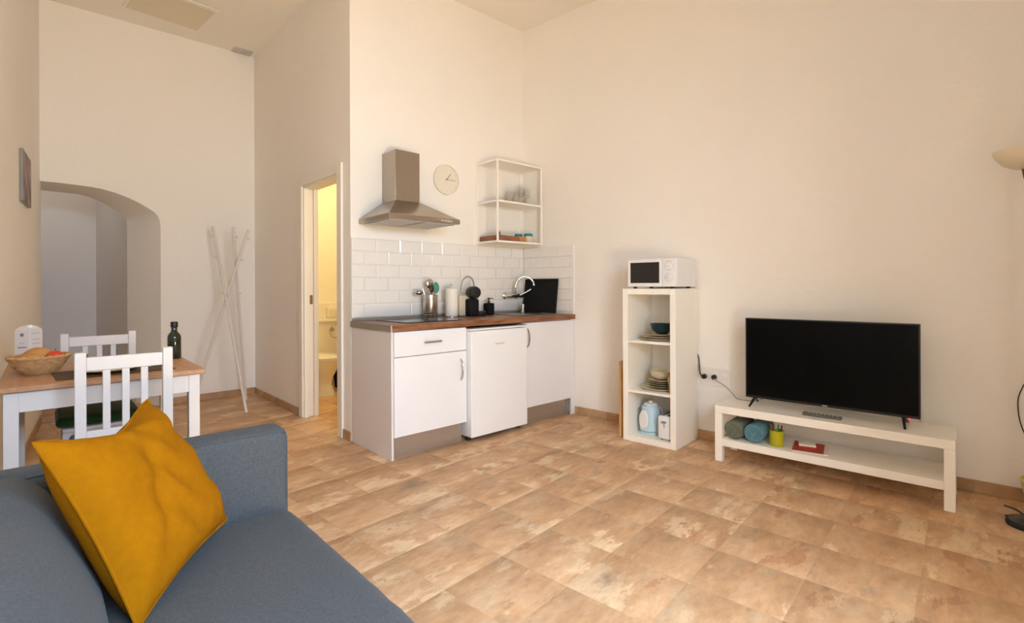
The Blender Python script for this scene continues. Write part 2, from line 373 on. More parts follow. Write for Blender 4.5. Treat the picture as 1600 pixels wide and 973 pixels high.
# the passage beyond the arch
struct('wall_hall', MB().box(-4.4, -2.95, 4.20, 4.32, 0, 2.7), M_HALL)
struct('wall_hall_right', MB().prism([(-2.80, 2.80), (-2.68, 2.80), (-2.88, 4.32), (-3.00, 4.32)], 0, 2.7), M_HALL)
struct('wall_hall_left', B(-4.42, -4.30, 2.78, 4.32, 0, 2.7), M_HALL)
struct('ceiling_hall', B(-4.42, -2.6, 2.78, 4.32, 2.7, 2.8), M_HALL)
# bathroom
struct('wall_bathroom_back', B(-1.70, -0.40, FY + 0.0, FY + 0.10, 0, 2.6), M_BATH)
struct('wall_bathroom_right', B(-0.50, -0.40, 0.1, FY, 0, 2.6), M_BATH)
struct('wall_bathroom_front', B(-1.64, -0.40, 0.121, 0.16, 0, 2.6), M_BATH)
struct('ceiling_bathroom', B(-1.64, -0.40, 0.12, FY + 0.1, 2.6, 2.68), M_CEIL)
ledge = struct('trim_1', B(-1.64, -0.50, FY - 0.10, FY, 0, 0.955), M_BATH, 0.006)
struct('trim_2', B(-1.64, -0.50, FY - 0.125, FY - 0.1, 0.735, 0.765), M_PORC, 0.005)
# rear wall with the balcony door behind the photographer
WX0, WX1, WZ1 = -3.55, -2.05, 2.25
WD = 0.42
rw_ = MB().box(-4.2, WX0, REAR - WD, REAR, 0, HC).box(WX1, 0.8, REAR - WD, REAR, 0, HC).box(WX0, WX1, REAR - WD, REAR, WZ1, HC).box(WX0, WX1, REAR - WD, REAR, -0.1, 0.08)
struct('wall_rear', rw_, M_WALL)
wf = MB()
for x0, x1 in ((WX0, WX0 + 0.06), (WX1 - 0.06, WX1), ((WX0 + WX1) / 2 - 0.05, (WX0 + WX1) / 2 + 0.05)): wf.box(x0, x1, REAR - WD + 0.04, REAR - WD + 0.10, 0.12, WZ1)
wf.box(WX0, WX1, REAR - WD + 0.04, REAR - WD + 0.10, 0.12, 0.18); wf.box(WX0, WX1, REAR - WD + 0.04, REAR - WD + 0.10, WZ1 - 0.06, WZ1)
win = struct('window_1', wf, M_DOORW)
gm = bpy.data.materials.new('window_glass'); gm.use_nodes = True; nt = gm.node_tree; nt.nodes.clear()
o_ = nt.nodes.new('ShaderNodeOutputMaterial'); t_ = nt.nodes.new('ShaderNodeBsdfTransparent'); g_ = nt.nodes.new('ShaderNodeBsdfGlossy'); g_.inputs['Roughness'].default_value = 0.0
x_ = nt.nodes.new('ShaderNodeMixShader'); x_.inputs[0].default_value = 0.06
nt.links.new(t_.outputs[0], x_.inputs[1]); nt.links.new(g_.outputs[0], x_.inputs[2]); nt.links.new(x_.outputs[0], o_.inputs[0])
for x0, x1 in ((WX0 + 0.06, (WX0 + WX1) / 2 - 0.05), ((WX0 + WX1) / 2 + 0.05, WX1 - 0.06)):
    obj('pane', B(x0, x1, REAR - WD + 0.065, REAR - WD + 0.075, 0.18, WZ1 - 0.06), gm, win)

def ceiling_lamp(name, label, loc, power, color, emit):
    t = thing(name, label, 'lamp', loc)
    obj('shade', MB().lathe([(0.13, 0), (0.13, -0.03), (0.10, -0.06), (0.001, -0.07)], 28), mat('lit_' + name, (0.9, 0.8, 0.6), 0.5, emit=(color, emit)), t)
    l = bpy.data.lights.new(name + '_bulb', 'POINT'); l.energy = power; l.color = color; l.shadow_soft_size = 0.12
    lo = bpy.data.objects.new(name + '_bulb', l); COL.objects.link(lo); lo.parent = t; lo.location = (0, 0, -0.22)
ceiling_lamp('hall_fill_light', 'added fill light, out of view under the passage ceiling beyond the arch', (-3.75, 3.45, 2.7), 3.6, (1.0, 0.90, 0.80), 1.0)  # unseen lamp added only to brighten the passage walls
# skirting boards of cut floor tile, one object per piece
def skirt(name, p0, p1, nrm, length=0.33):
    p0, p1, nrm = Vector(p0), Vector(p1), Vector(nrm).normalized(); d = p1 - p0; L_ = d.length; d.normalize(); ang = math.atan2(d.y, d.x)
    root = bpy.data.objects.new(name, None); COL.objects.link(root); root['kind'] = 'structure'; root.location = (p0.x, p0.y, 0); root.rotation_euler = (0, 0, ang)
    s = 1 if Vector((-d.y, d.x)).dot(Vector((nrm.x, nrm.y))) > 0 else -1
    t = 0.0
    while t < L_ - 0.005:
        e = min(t + length, L_); ln = e - t - 0.0006
        y0, y1 = (0.0005, 0.011) if s > 0 else (-0.011, -0.0005)
        obj('skirting_tile', B(-ln / 2, ln / 2, y0, y1, 0.0, 0.068), M_SKIRT, root, 0.002, loc=(t + ln / 2, 0, 0))
        t = e
    return root
ra_d = lambda a: RW(a, 0.0)
skirt('baseboard_right', ra_d(0.605), ra_d(4.9), (-math.cos(RA), -math.sin(RA), 0))
skirt('baseboard_bathroom', (KW, FY, 0), (KW, 1.06, 0), (-1, 0, 0))
skirt('baseboard_kitchen', (KW, 0.125, 0), (KW, 0.0, 0), (-1, 0, 0))
skirt('baseboard_far', (-2.608, FY, 0), (KW, FY, 0), (0, -1, 0))
skirt('baseboard_left', (lwx(2.3), 2.3, 0), (lwx(-1.5), -1.5, 0), (1, -LS, 0))

# bathroom door frame: casing, jamb lining, sliding leaf edge with its latch
dr = bpy.data.objects.new('door_1', None); COL.objects.link(dr); dr['kind'] = 'structure'; dr.location = (KW, 0, 0)
obj('casing', B(-0.018, 0.0, DY1 - 0.005, DY1 + 0.075, 0, DH + 0.065), M_DOORW, dr, 0.004)
obj('casing', B(-0.018, 0.0, DY0 - 0.075, DY0 + 0.005, 0, DH + 0.065), M_DOORW, dr, 0.004)
obj('casing', B(-0.018, 0.0, DY0 + 0.005, DY1 - 0.005, DH - 0.005, DH + 0.065), M_DOORW, dr, 0.004)
obj('jamb', B(0.0, 0.04, DY1 - 0.02, DY1, 0, DH), M_DOORW, dr, 0.002)
obj('jamb', B(0.085, 0.125, DY1 - 0.02, DY1, 0, DH), M_DOORW, dr, 0.002)
obj('jamb', B(0.0, 0.125, DY0, DY0 + 0.02, 0, DH), M_DOORW, dr, 0.002)
obj('jamb', B(0.0, 0.125, DY0 + 0.02, DY1 - 0.02, DH - 0.02, DH), M_DOORW, dr, 0.002)
lf = obj('sliding_leaf_edge', B(0.042, 0.083, DY1 - 0.012, DY1 - 0.001, 0.01, DH - 0.02), M_DOORW, dr, 0.002)
obj('latch', B(0.050, 0.075, DY1 - 0.016, DY1 - 0.012, 0.99, 1.07), mat('brass', (0.32, 0.22, 0.09), 0.35, 1.0), lf, 0.002)

# ceiling access hatch and small vent
t = thing('ceiling_hatch', 'large square access hatch in the ceiling over the arch', 'hatch', (-2.60, 1.78, HC), 0.10)
obj('frame', B(-0.30, 0.30, -0.27, 0.27, -0.010, 0.0), M_CEIL, t, 0.003); obj('panel', B(-0.275, 0.275, -0.245, 0.245, -0.016, -0.0095), M_HATCH, t, 0.003)
t = thing('ceiling_vent', 'small ventilation grille in the ceiling corner near the far wall', 'vent', (-1.90, 2.255, HC))
obj('frame', B(-0.09, 0.09, -0.065, 0.065, -0.010, 0.0), M_LGREY, t, 0.002)
for k in range(5): obj('louvre', B(-0.08, 0.08, -0.052 + k * 0.023, -0.040 + k * 0.023, -0.015, -0.0095), M_LGREY, t)

# ------------------------------------------------------------------ tiled splashback
SZ0, SZ1 = WT + 0.022, 1.507
sp = obj('splashback', B(KW + 0.002, 0.0, -0.006, 0.0, WT, SZ1), M_SGROUT, wk)
rows = 6; th_ = (SZ1 - SZ0) / rows; tcache = {}
def wtile(wd, ht):
    k = (round(wd, 3), round(ht, 3))
    if k not in tcache:
        m = MB(); g = 0.0013; x0, x1, z0, z1 = -wd / 2 + g, wd / 2 - g, -ht / 2 + g, ht / 2 - g; bv = min(0.007, wd / 3)
        m.add([(x0, 0, z0), (x1, 0, z0), (x1, 0, z1), (x0, 0, z1), (x0, -0.004, z0), (x1, -0.004, z0), (x1, -0.004, z1), (x0, -0.004, z1),
               (x0 + bv, -0.0075, z0 + bv), (x1 - bv, -0.0075, z0 + bv), (x1 - bv, -0.0075, z1 - bv), (x0 + bv, -0.0075, z1 - bv)],
              [(0, 1, 5, 4), (1, 2, 6, 5), (2, 3, 7, 6), (3, 0, 4, 7), (4, 5, 9, 8), (5, 6, 10, 9), (6, 7, 11, 10), (7, 4, 8, 11), (8, 9, 10, 11)])
        me = m.mesh('tile', M_SPLASH); me.set_sharp_from_angle(angle=R(5)); tcache[k] = me
    return tcache[k]
def lay(parent, x0, x1, first, mk):
    for r in range(rows):
        z = SZ1 - (r + 0.5) * th_; x = x0; wd = first if r % 2 else 0.2
        while x < x1 - 0.012:
            e = min(x + wd, x1); mk(parent, (x + e) / 2, e - x, z); x = e; wd = 0.2
lay(sp, KW + 0.003, -0.008, 0.10, lambda p, x, wd, z: obj('tile', wtile(wd, th_), None, p, loc=(x, -0.006, z)))
obj('edge_trim', B(KW + 0.001, KW + 0.004, -0.014, 0.0, WT, SZ1), M_WHITE, sp)
sr = obj('splashback', B(-0.006, 0.0, -0.595, 0.0, WT, SZ1), M_SGROUT, wr)
lay(sr, 0.014, 0.585, 0.13, lambda p, a, wd, z: obj('tile', wtile(wd, th_), None, p, loc=(-0.006, -a, z), rot=(0, 0, R(-90))))
obj('edge_trim', B(-0.014, 0.0, -0.598, -0.587, WT, SZ1), M_WHITE, sr)

# ------------------------------------------------------------------ kitchen units
def bow_handle(parent, x, y, z0, z1, m=M_STEEL2, axis='z'):
    n = 12; pts = []
    for k in range(n + 1):
        s = k / n; q = z0 + (z1 - z0) * s; o = -0.028 * math.sin(math.pi * s) ** 0.6
        pts.append((x, y + o - 0.002, q) if axis == 'z' else (q, y + o - 0.002, x))
    return obj('handle', MB().tube(pts, 0.0055, 8), m, parent)
UX = 0.845
t = thing('base_cabinet', 'white base cabinet with drawer over door at the doorway end of the kitchen', 'cabinet', (KW, 0, 0))
obj('end_panel', B(0.0, 0.017, -0.592, -0.012, 0.0, UX), M_PANEL, t, 0.0015)
obj('body', B(0.018, 0.616, -0.570, -0.012, 0.14, UX), M_CAB, t, 0.0015)
d1 = obj('drawer', B(0.022, 0.616, -0.592, -0.571, 0.676, UX - 0.004), M_CAB, t, 0.0025)
obj('handle', MB().tube([(0.245, -0.612, 0.760), (0.385, -0.612, 0.760)], 0.0065, 10).box(0.258, 0.268, -0.612, -0.592, 0.755, 0.765).box(0.362, 0.372, -0.612, -0.592, 0.755, 0.765), M_STEEL2, d1)
d2 = obj('door', B(0.022, 0.616, -0.592, -0.571, 0.146, 0.670), M_CAB, t, 0.0025)
bow_handle(d2, 0.565, -0.592, 0.462, 0.612)
obj('plinth', B(0.018, 0.590, -0.560, -0.545, 0.0, 0.142), M_PLINTH, t)
t = thing('fridge', 'small white undercounter fridge standing between the two kitchen cabinets', 'fridge', (-1.145, 0, 0))
obj('body', B(0.0, 0.565, -0.590, -0.05, 0.035, 0.828), M_WHITE, t, 0.004)
d = obj('door', B(-0.002, 0.567, -0.645, -0.594, 0.035, 0.812), M_WHITE, t, 0.006, 3)
obj('logo_plate', B(0.23, 0.32, -0.6465, -0.6448, 0.700, 0.712), M_LGREY, d, 0.0005)
obj('top_trim', B(-0.002, 0.567, -0.640, -0.594, 0.816, 0.829), M_WHITE, t, 0.003)
obj('hinge', B(0.53, 0.565, -0.640, -0.60, 0.829, 0.836), M_GREY, t, 0.002)
for x in (0.03, 0.535): obj('foot', MB().lathe([(0.02, 0), (0.02, 0.036)], 12, (x, -0.56, 0)), M_BLACK, t)
t = thing('base_cabinet', 'white base cabinet with a single tall door under the sink', 'cabinet', (-0.572, 0, 0))
obj('body', B(0.004, 0.570, -0.570, -0.012, 0.14, UX), M_CAB, t, 0.0015)
d = obj('door', B(0.006, 0.586, -0.592, -0.571, 0.146, UX - 0.004), M_CAB, t, 0.0025)
bow_handle(d, 0.045, -0.592, 0.645, 0.795)
obj('plinth', B(0.006, 0.580, -0.552, -0.537, 0.0, 0.142), M_PLINTH, t)
obj('filler_panel', B(0.590, 0.628, -0.588, -0.572, 0.0, UX), M_CAB, t, 0.001)
t = thing('worktop', 'dark walnut worktop running over the kitchen cabinets and fridge', 'worktop', (0, 0, 0))
tn = math.tan(RA)
obj('slab', MB().prism([(KW - 0.006, -0.606), (0.606 * tn - 0.002, -0.606), (-0.003, -0.008), (KW - 0.006, -0.008)], WT - 0.042, WT), M_WALNUT, t, 0.002)
obj('end_band', B(KW - 0.009, KW - 0.0062, -0.604, -0.008, WT - 0.042, WT - 0.0005), M_EDGE, t)
obj('corner_strip', B(KW - 0.010, KW - 0.002, -0.609, -0.6062, WT - 0.042, WT), M_LGREY, t)
obj('upstand', B(KW + 0.002, -0.012, -0.024, -0.0082, WT, WT + 0.021), M_EDGE, t, 0.002)

t = thing('hob', 'black glass ceramic hob set into the worktop below the hood', 'hob', (-1.40, -0.285, WT))
obj('glass', B(-0.21, 0.27, -0.23, 0.21, 0.0005, 0.006), M_GLASSK, t, 0.002)
for x, y, r in ((-0.10, 0.10, 0.07), (0.15, 0.10, 0.09), (-0.10, -0.10, 0.09), (0.15, -0.09, 0.07)):
    obj('cooking_zone', MB().tube(arc((x, y), r, 0, 2 * math.pi * 31 / 32, 31, 'xy', 0.0063), 0.0008, 4, True), M_GREY, t)

# cooker hood
t = thing('cooker_hood', 'stainless steel chimney cooker hood on the kitchen wall', 'hood', (-1.405, 0, 1.60))
obj('chimney', B(-0.105, 0.105, -0.205, -0.001, 0.17, 0.565), M_STEEL, t, 0.002)
hb, ht = 0.30, 0.107
cv = [(-hb, 0, 0.045), (hb, 0, 0.045), (hb, -0.46, 0.045), (-hb, -0.46, 0.045), (-ht, 0, 0.185), (ht, 0, 0.185), (ht, -0.21, 0.185), (-ht, -0.21, 0.185)]
obj('canopy', MB().add([(x, min(y, -0.001), z) for x, y, z in cv], [(3, 2, 6, 7), (0, 3, 7, 4), (2, 1, 5, 6), (1, 0, 4, 5), (4, 7, 6, 5), (0, 1, 2, 3)]), M_STEEL, t, 0.002)
rim = obj('rim', B(-hb, hb, -0.46, -0.001, 0.012, 0.045), M_STEEL, t, 0.002)
for k in range(4): obj('button', B(0.13 + k * 0.026, 0.148 + k * 0.026, -0.4615, -0.4598, 0.024, 0.033), M_LGREY, rim)
for x in (-0.145, 0.145): obj('filter', B(x - 0.13, x + 0.13, -0.42, -0.05, 0.006, 0.0125), M_LGREY, t, 0.002)

# wall clock
t = thing('wall_clock', 'round pale wall clock hanging beside the cooker hood', 'clock', (-0.915, -0.001, 2.048))
rotc = Matrix.Rotation(R(90), 4, 'X')
obj('case', MB().lathe([(0.124, 0), (0.128, 0.004), (0.128, 0.022), (0.118, 0.024), (0.117, 0.016)], 40).xf(rotc), M_CLOCK, t)
fc = obj('dial', MB().lathe([(0.1165, 0.0), (0.1165, 0.0165)], 40).xf(rotc), M_CLOCK, t)
for k in range(12):
    a = k * math.pi / 6; obj('hour_mark', MB().box(-0.0015, 0.0015, -0.0172, -0.0165, 0.094, 0.108).xf(Matrix.Rotation(a, 4, 'Y')), M_LGREY, fc)
obj('hour_hand', MB().box(-0.003, 0.003, -0.019, -0.0175, -0.01, 0.062).xf(Matrix.Rotation(R(38), 4, 'Y')), M_GREY, t)
obj('minute_hand', MB().box(-0.002, 0.002, -0.0205, -0.0192, -0.01, 0.095).xf(Matrix.Rotation(R(91), 4, 'Y')), M_GREY, t)
obj('pin', MB().lathe([(0.006, 0.0165), (0.006, 0.022)], 12).xf(rotc), M_GREY, t)

# open wall shelf
SX0, SX1, SY, S0, S1, SM = -0.588, -0.036, -0.297, 1.520, 2.235, 1.877
t = thing('wall_shelf', 'cream metal frame wall shelf with two compartments in the kitchen corner', 'shelf', (SX0, 0, S0))
wS, hS = SX1 - SX0, S1 - S0; pr_ = 0.016
for x in (0, wS - pr_):
    for y in (SY, -0.001 - pr_): obj('post', B(x, x + pr_, y, y + pr_, 0, hS), M_CREAM, t, 0.002)
for z in (0.0, hS - pr_, SM - S0 - 0.010):
    for y in (SY, -0.001 - pr_): obj('rail', B(pr_, wS - pr_, y, y + pr_, z, z + pr_), M_CREAM, t, 0.001)
    for x in (0, wS - pr_): obj('rail', B(x, x + pr_, SY + pr_, -0.001 - pr_, z, z + pr_), M_CREAM, t, 0.001)
for z in (0.004, SM - S0 - 0.006, hS - 0.012): obj('shelf_board', B(pr_, wS - pr_, SY + pr_, -0.001 - pr_, z, z + 0.010), M_CREAM, t, 0.001)
ZU, ZL = SM + 0.0045, S0 + 0.0145
def glass_tumbler(x, y, label):
    return tag(obj('drinking_glass', MB().lathe([(0.024, 0), (0.030, 0.115), (0.0285, 0.115), (0.0225, 0.004)], 20), M_GLASS, loc=(x, y, ZU)), label, 'glass', 'glasses on the wall shelf')
def wine_glass(x, y, label):
    return tag(obj('wine_glass', MB().lathe([(0.032, 0), (0.032, 0.002), (0.005, 0.006), (0.004, 0.07), (0.018, 0.085), (0.034, 0.115), (0.036, 0.14), (0.030, 0.175), (0.0288, 0.175), (0.0345, 0.14), (0.0325, 0.116), (0.016, 0.088), (0.002, 0.08)], 20), M_GLASS, loc=(x, y, ZU)), label, 'wine glass', 'glasses on the wall shelf')
glass_tumbler(-0.305, -0.15, 'straight drinking glass on the upper wall shelf, leftmost of the glasses')
glass_tumbler(-0.232, -0.15, 'straight drinking glass on the upper wall shelf, nearest the wine glasses')
wine_glass(-0.158, -0.14, 'stemmed wine glass on the upper wall shelf beside the straight glasses')
wine_glass(-0.090, -0.14, 'stemmed wine glass on the upper wall shelf, rightmost of the glasses')
t = thing('serving_tray', 'reddish wooden tray along the left of the lower wall shelf', 'tray', (-0.42, -0.150, ZL))
obj('base', B(-0.14, 0.12, -0.12, 0.125, 0, 0.008), M_TRAY, t)
obj('side', B(-0.14, -0.130, -0.12, 0.125, 0.0, 0.050), M_TRAY, t, 0.002); obj('side', B(0.110, 0.12, -0.12, 0.125, 0.0, 0.050), M_TRAY, t, 0.002)
obj('side', B(-0.130, 0.110, -0.12, -0.110, 0.0, 0.050), M_TRAY, t, 0.002); obj('side', B(-0.130, 0.110, 0.115, 0.125, 0.0, 0.050), M_TRAY, t, 0.002)
t = thing('pepper_mill', 'small metal topped mill standing in the wooden tray', 'mill', (-0.44, -0.14, ZL + 0.008))
obj('body', MB().lathe([(0.018, 0), (0.018, 0.06), (0.014, 0.07)], 16), M_TRAY, t); obj('cap', MB().lathe([(0.012, 0.07), (0.019, 0.078), (0.017, 0.092), (0.004, 0.096), (0.006, 0.105), (0.003, 0.11)], 16), M_STEEL2, t)
t = thing('wooden_box', 'pale orange wooden box on the lower wall shelf beside the jars', 'box', (-0.245, -0.175, ZL))
obj('base', B(-0.04, 0.062, -0.055, 0.055, 0, 0.006), M_AMBER, t)
for a in ((-0.04, -0.034, -0.055, 0.055), (0.056, 0.062, -0.055, 0.055), (-0.034, 0.056, -0.055, -0.049), (-0.034, 0.056, 0.049, 0.055)): obj('side', B(*a, 0.0, 0.058), M_AMBER, t, 0.001)
def jar(x, y, m, label, r=0.028):
    t = thing('storage_jar', label, 'jar', (x, y, ZL), 0, 'jars with teal lids')
    obj('body', MB().lathe([(r * 0.85, 0), (r, 0.01), (r, 0.066), (r * 0.95, 0.072)], 20), m, t)
    obj('lid', MB().lathe([(r * 1.12, 0.072), (r * 1.16, 0.076), (r * 1.16, 0.092), (r * 1.05, 0.096)], 20), M_TEAL, t)
jar(-0.143, -0.085, M_JAR, 'greenish filled jar with teal lid on the lower wall shelf', 0.031)
jar(-0.093, -0.165, M_PLATE2, 'white jar with teal lid on the lower wall shelf', 0.036)

# ---- things on the worktop
def onW(x, y): return (x, y, WT + 0.0005)
t = thing('utensil_holder', 'tall shiny steel utensil holder standing by the hob', 'utensil holder', onW(-1.160, -0.135))
obj('pot', MB().lathe([(0.056, 0), (0.058, 0.003), (0.058, 0.185), (0.0545, 0.187), (0.0545, 0.006)], 32), M_STEEL2, t)
for z in (0.03, 0.05, 0.15): obj('ridge', MB().tube(arc((0, 0), 0.0583, 0, 2 * math.pi * 31 / 32, 31, 'xy', z), 0.0015, 6, True), M_STEEL2, t)
ub = Vector((-1.160, -0.135, WT))
def utensil(name, label, base, top, mh, head, m):
    t = thing(name, label, 'utensil', ub)
    obj('handle', MB().tube([base, top], 0.005, 8), mh, t); obj('head', head, m, t)
ri = rt
utensil('ladle', 'bronze coloured ladle leaning out of the steel utensil holder', (0.0, 0.0, 0.012), (-0.052, 0.03, 0.235), M_STEEL2, MB().ball((-0.082, 0.045, 0.205), 0.036, 0.036, 0.022), M_STEEL2)
utensil('slotted_spoon', 'round steel serving spoon upright in the utensil holder', (0.005, 0.01, 0.012), (0.000, 0.012, 0.25), M_STEEL2, MB().ball((0.0, 0.012, 0.275), 0.036, 0.014, 0.040), M_STEEL2)
utensil('spatula', 'green silicone spatula sticking out of the utensil holder', (0.012, -0.01, 0.012), (0.038, -0.012, 0.21), M_GREY, MB().ball((0.043, -0.014, 0.242), 0.032, 0.009, 0.046), M_TEAL2)
utensil('wooden_spoon', 'dark spoon standing low in the utensil holder', (-0.012, -0.008, 0.012), (-0.008, -0.03, 0.215), M_TRAY, MB().ball((-0.008, -0.032, 0.235), 0.021, 0.012, 0.032), M_BROWN)
t = thing('paper_towel', 'white kitchen paper roll on an upright holder', 'paper towel', onW(-0.965, -0.150))
obj('base', MB().lathe([(0.058, 0), (0.058, 0.008), (0.05, 0.010)], 28), M_STEEL2, t)
obj('roll', MB().lathe([(0.052, 0.0102), (0.053, 0.014), (0.053, 0.232), (0.050, 0.235), (0.02, 0.235)], 32), M_PAPER, t)
obj('rod', MB().tube([(0, 0, 0.2), (0, 0, 0.262)], 0.005, 8).ball((0, 0, 0.266), 0.010, 0.010, 0.010), M_STEEL2, t)
t = thing('coffee_machine', 'black and cream capsule coffee machine on the worktop', 'coffee machine', onW(-0.785, -0.185), R(-8))
obj('water_tank', MB().soft((-0.045, 0.070, 0.090), (0.115, 0.10, 0.179), 0.02, 4), M_COFC, t)
obj('column', MB().soft((0.0, -0.01, 0.074), (0.095, 0.09, 0.147), 0.018, 4), M_MATTE, t)
obj('head', MB().lathe([(0.02, -0.058), (0.046, -0.05), (0.053, -0.03), (0.053, 0.03), (0.046, 0.05), (0.02, 0.056)], 28).xf(Matrix.Translation((0.012, -0.01, 0.200)) @ Matrix.Rotation(R(90), 4, 'X')), M_BLACK, t)
obj('drip_tray', MB().lathe([(0.040, 0), (0.046, 0.012), (0.046, 0.04), (0.042, 0.044)], 24, (0.075, -0.022, 0)), M_BLACK, t)
obj('lever', MB().tube(bez([(-0.088, 0.02, 0.195), (-0.090, 0.02, 0.25), (-0.070, 0.018, 0.305), (-0.030, 0.014, 0.335), (0.008, 0.006, 0.318), (0.024, 0.0, 0.275), (0.026, -0.004, 0.235)], 6), 0.0062, 8), M_GREY, t)
t = thing('soap_dispenser', 'black soap dispenser bottle beside the sink', 'soap dispenser', onW(-0.535, -0.115))
obj('bottle', MB().soft((0, 0, 0.052), (0.075, 0.075, 0.103), 0.012, 4), M_MATTE, t)
obj('pump', MB().lathe([(0.014, 0.103), (0.014, 0.118), (0.007, 0.120), (0.007, 0.138), (0.013, 0.139), (0.013, 0.149), (0.004, 0.151)], 16).tube([(0, 0, 0.145), (0.032, -0.012, 0.145), (0.038, -0.014, 0.136)], 0.004, 8), M_BLACK, t)

t = thing('sink', 'round edged stainless steel sink set into the worktop corner', 'sink', (-0.235, -0.315, WT))
obj('rim', MB().box(-0.23, -0.19, -0.20, 0.20, 0.0004, 0.005).box(0.19, 0.23, -0.20, 0.20, 0.0004, 0.005).box(-0.19, 0.19, -0.20, -0.16, 0.0004, 0.005).box(-0.19, 0.19, 0.14, 0.20, 0.0004, 0.005), M_STEEL2, t)
obj('bowl', B(-0.19, 0.19, -0.16, 0.14, 0.0006, 0.0015), M_STEEL, t); obj('drain', MB().lathe([(0.035, 0.0016), (0.035, 0.004), (0.02, 0.0045)], 20, (0.0, 0.0, 0)), M_CHROME, t)
t = thing('tap', 'chrome wall mounted tap with a curved swivel spout over the sink', 'tap', (-0.262, -0.0138, 1.052))
cr = Matrix.Rotation(R(90), 4, 'X')
for x in (0.0, 0.15):
    obj('wall_flange', MB().lathe([(0.031, 0), (0.031, 0.006), (0.022, 0.016), (0.016, 0.02), (0.016, 0.055)], 24, (x, 0, 0)).xf(Matrix.Translation((0, 0, 0)) @ cr) if x == 0 else MB().lathe([(0.031, 0), (0.031, 0.006), (0.022, 0.016), (0.016, 0.02), (0.016, 0.055)], 24).xf(Matrix.Translation((0.15, 0, 0)) @ cr), M_CHROME, t)
obj('body', MB().tube([(-0.035, -0.065, 0.0), (-0.02, -0.065, 0), (0.17, -0.065, 0.0), (0.185, -0.065, 0)], [0.016, 0.020, 0.020, 0.016], 16), M_CHROME, t)
obj('spout', MB().tube(bez([(0.070, -0.075, 0.01), (0.062, -0.085, 0.07), (0.075, -0.10, 0.135), (0.115, -0.13, 0.175), (0.165, -0.17, 0.165), (0.195, -0.19, 0.125), (0.200, -0.195, 0.095)], 7), 0.0095, 10), M_CHROME, t)
obj('lever', MB().tube([(0.13, -0.08, 0.005), (0.165, -0.12, 0.03), (0.20, -0.155, 0.06)], [0.010, 0.008, 0.006], 10), M_CHROME, t)
tag(obj('steel_tumbler', MB().lathe([(0.022, 0), (0.029, 0.075), (0.0275, 0.075), (0.021, 0.004)], 24), M_STEEL2, loc=(-0.150, -0.145, WT + 0.0055)), 'small shiny steel tumbler at the back of the sink', 'tumbler')
# black board leaning against the side splashback
t = thing('oven_tray', 'large black board leaning on the tiles beside the tap', 'tray', RW(0.245, 0.0175, WT + 0.0005), RA)
tl = Matrix.Rotation(R(-9), 4, 'Y')
obj('panel', MB().box(-0.012, 0.0, -0.195, 0.195, 0, 0.320).xf(Matrix.Translation((-0.045, 0, 0.0)) @ Matrix.Rotation(R(8), 4, 'Y')), M_MATTE, t, 0.004)
obj('rim', MB().tube([Matrix.Translation((-0.045, 0, 0.0)) @ Matrix.Rotation(R(8), 4, 'Y') @ Vector(p) for p in ((-0.013, -0.19, 0.006), (-0.013, 0.19, 0.006), (-0.013, 0.19, 0.315), (-0.013, -0.19, 0.315))], 0.004, 6, True), M_MATTE, t)

# ------------------------------------------------------------------ cube shelf with microwave
KA0, KA1, KD, KH = 1.305, 1.715, 0.40, 1.12
kp = RW(KA0, 0.012); kw = KA1 - KA0; kd = KD - 0.012
t = thing('cube_shelf', 'tall white open cube shelf standing against the right wall under the microwave', 'shelf', kp, RA)
BT = 0.042
obj('side_panel', B(-kd, 0, -BT, 0, 0, KH), M_CREAM, t, 0.002); obj('side_panel', B(-kd, 0, -kw, -kw + BT, 0, KH), M_CREAM, t, 0.002)
obj('top_panel', B(-kd, 0, -kw + BT, -BT, KH - BT, KH), M_CREAM, t, 0.001); obj('bottom_panel', B(-kd, 0, -kw + BT, -BT, 0, BT), M_CREAM, t, 0.001)
KS1, KS2 = 0.740, 0.376
for z in (KS1, KS2): obj('shelf_board', B(-kd + 0.002, 0, -kw + BT, -BT, z - 0.017, z), M_CREAM, t, 0.001)
def inK(a, d, z): return RW(a, d, z + 0.0005)
# microwave
t = thing('microwave', 'white microwave oven standing on top of the cube shelf', 'microwave', RW(1.335, 0.03, KH + 0.0005), RA)
mw, md, mh = 0.375, 0.345, 0.215
obj('body', B(-md + 0.012, 0, -mw, 0, 0.012, mh), M_WHITE, t, 0.006, 3)
for x in (-md + 0.04, -0.04):
    for y in (-0.04, -mw + 0.04): obj('foot', MB().lathe([(0.014, 0), (0.014, 0.013)], 12, (x, y, 0)), M_BLACK, t)
d = obj('door', B(-md - 0.006, -md + 0.011, -0.272, -0.002, 0.014, mh - 0.002), M_WHITE, t, 0.004, 3)
obj('window', B(-md - 0.0075, -md - 0.0055, -0.252, -0.026, 0.040, mh - 0.026), M_GLASSK, d, 0.001)
c = obj('control_panel', B(-md - 0.006, -md + 0.011, -mw + 0.001, -0.275, 0.014, mh - 0.002), M_WHITE, t, 0.004, 3)
for z in (0.155, 0.078):
    dm = Matrix.Translation((-md - 0.006, -0.323, z)) @ Matrix.Rotation(R(-90), 4, 'Y')
    k = obj('dial', MB().lathe([(0.027, 0), (0.025, 0.003), (0.021, 0.004), (0.019, 0.018), (0.016, 0.019)], 24).xf(dm), M_WHITE, c)
    obj('dial_ring', MB().tube([dm @ Vector(p) for p in arc((0, 0), 0.028, 0, 2 * math.pi * 23 / 24, 23, 'xy', 0.0005)], 0.0012, 5, True), M_LGREY, k)
    obj('pointer', MB().box(-0.002, 0.002, -0.016, 0.016, 0.018, 0.0215).xf(dm), M_LGREY, k)
obj('print', B(-md - 0.0066, -md - 0.0058, -0.345, -0.300, 0.190, 0.196), M_LGREY, c)
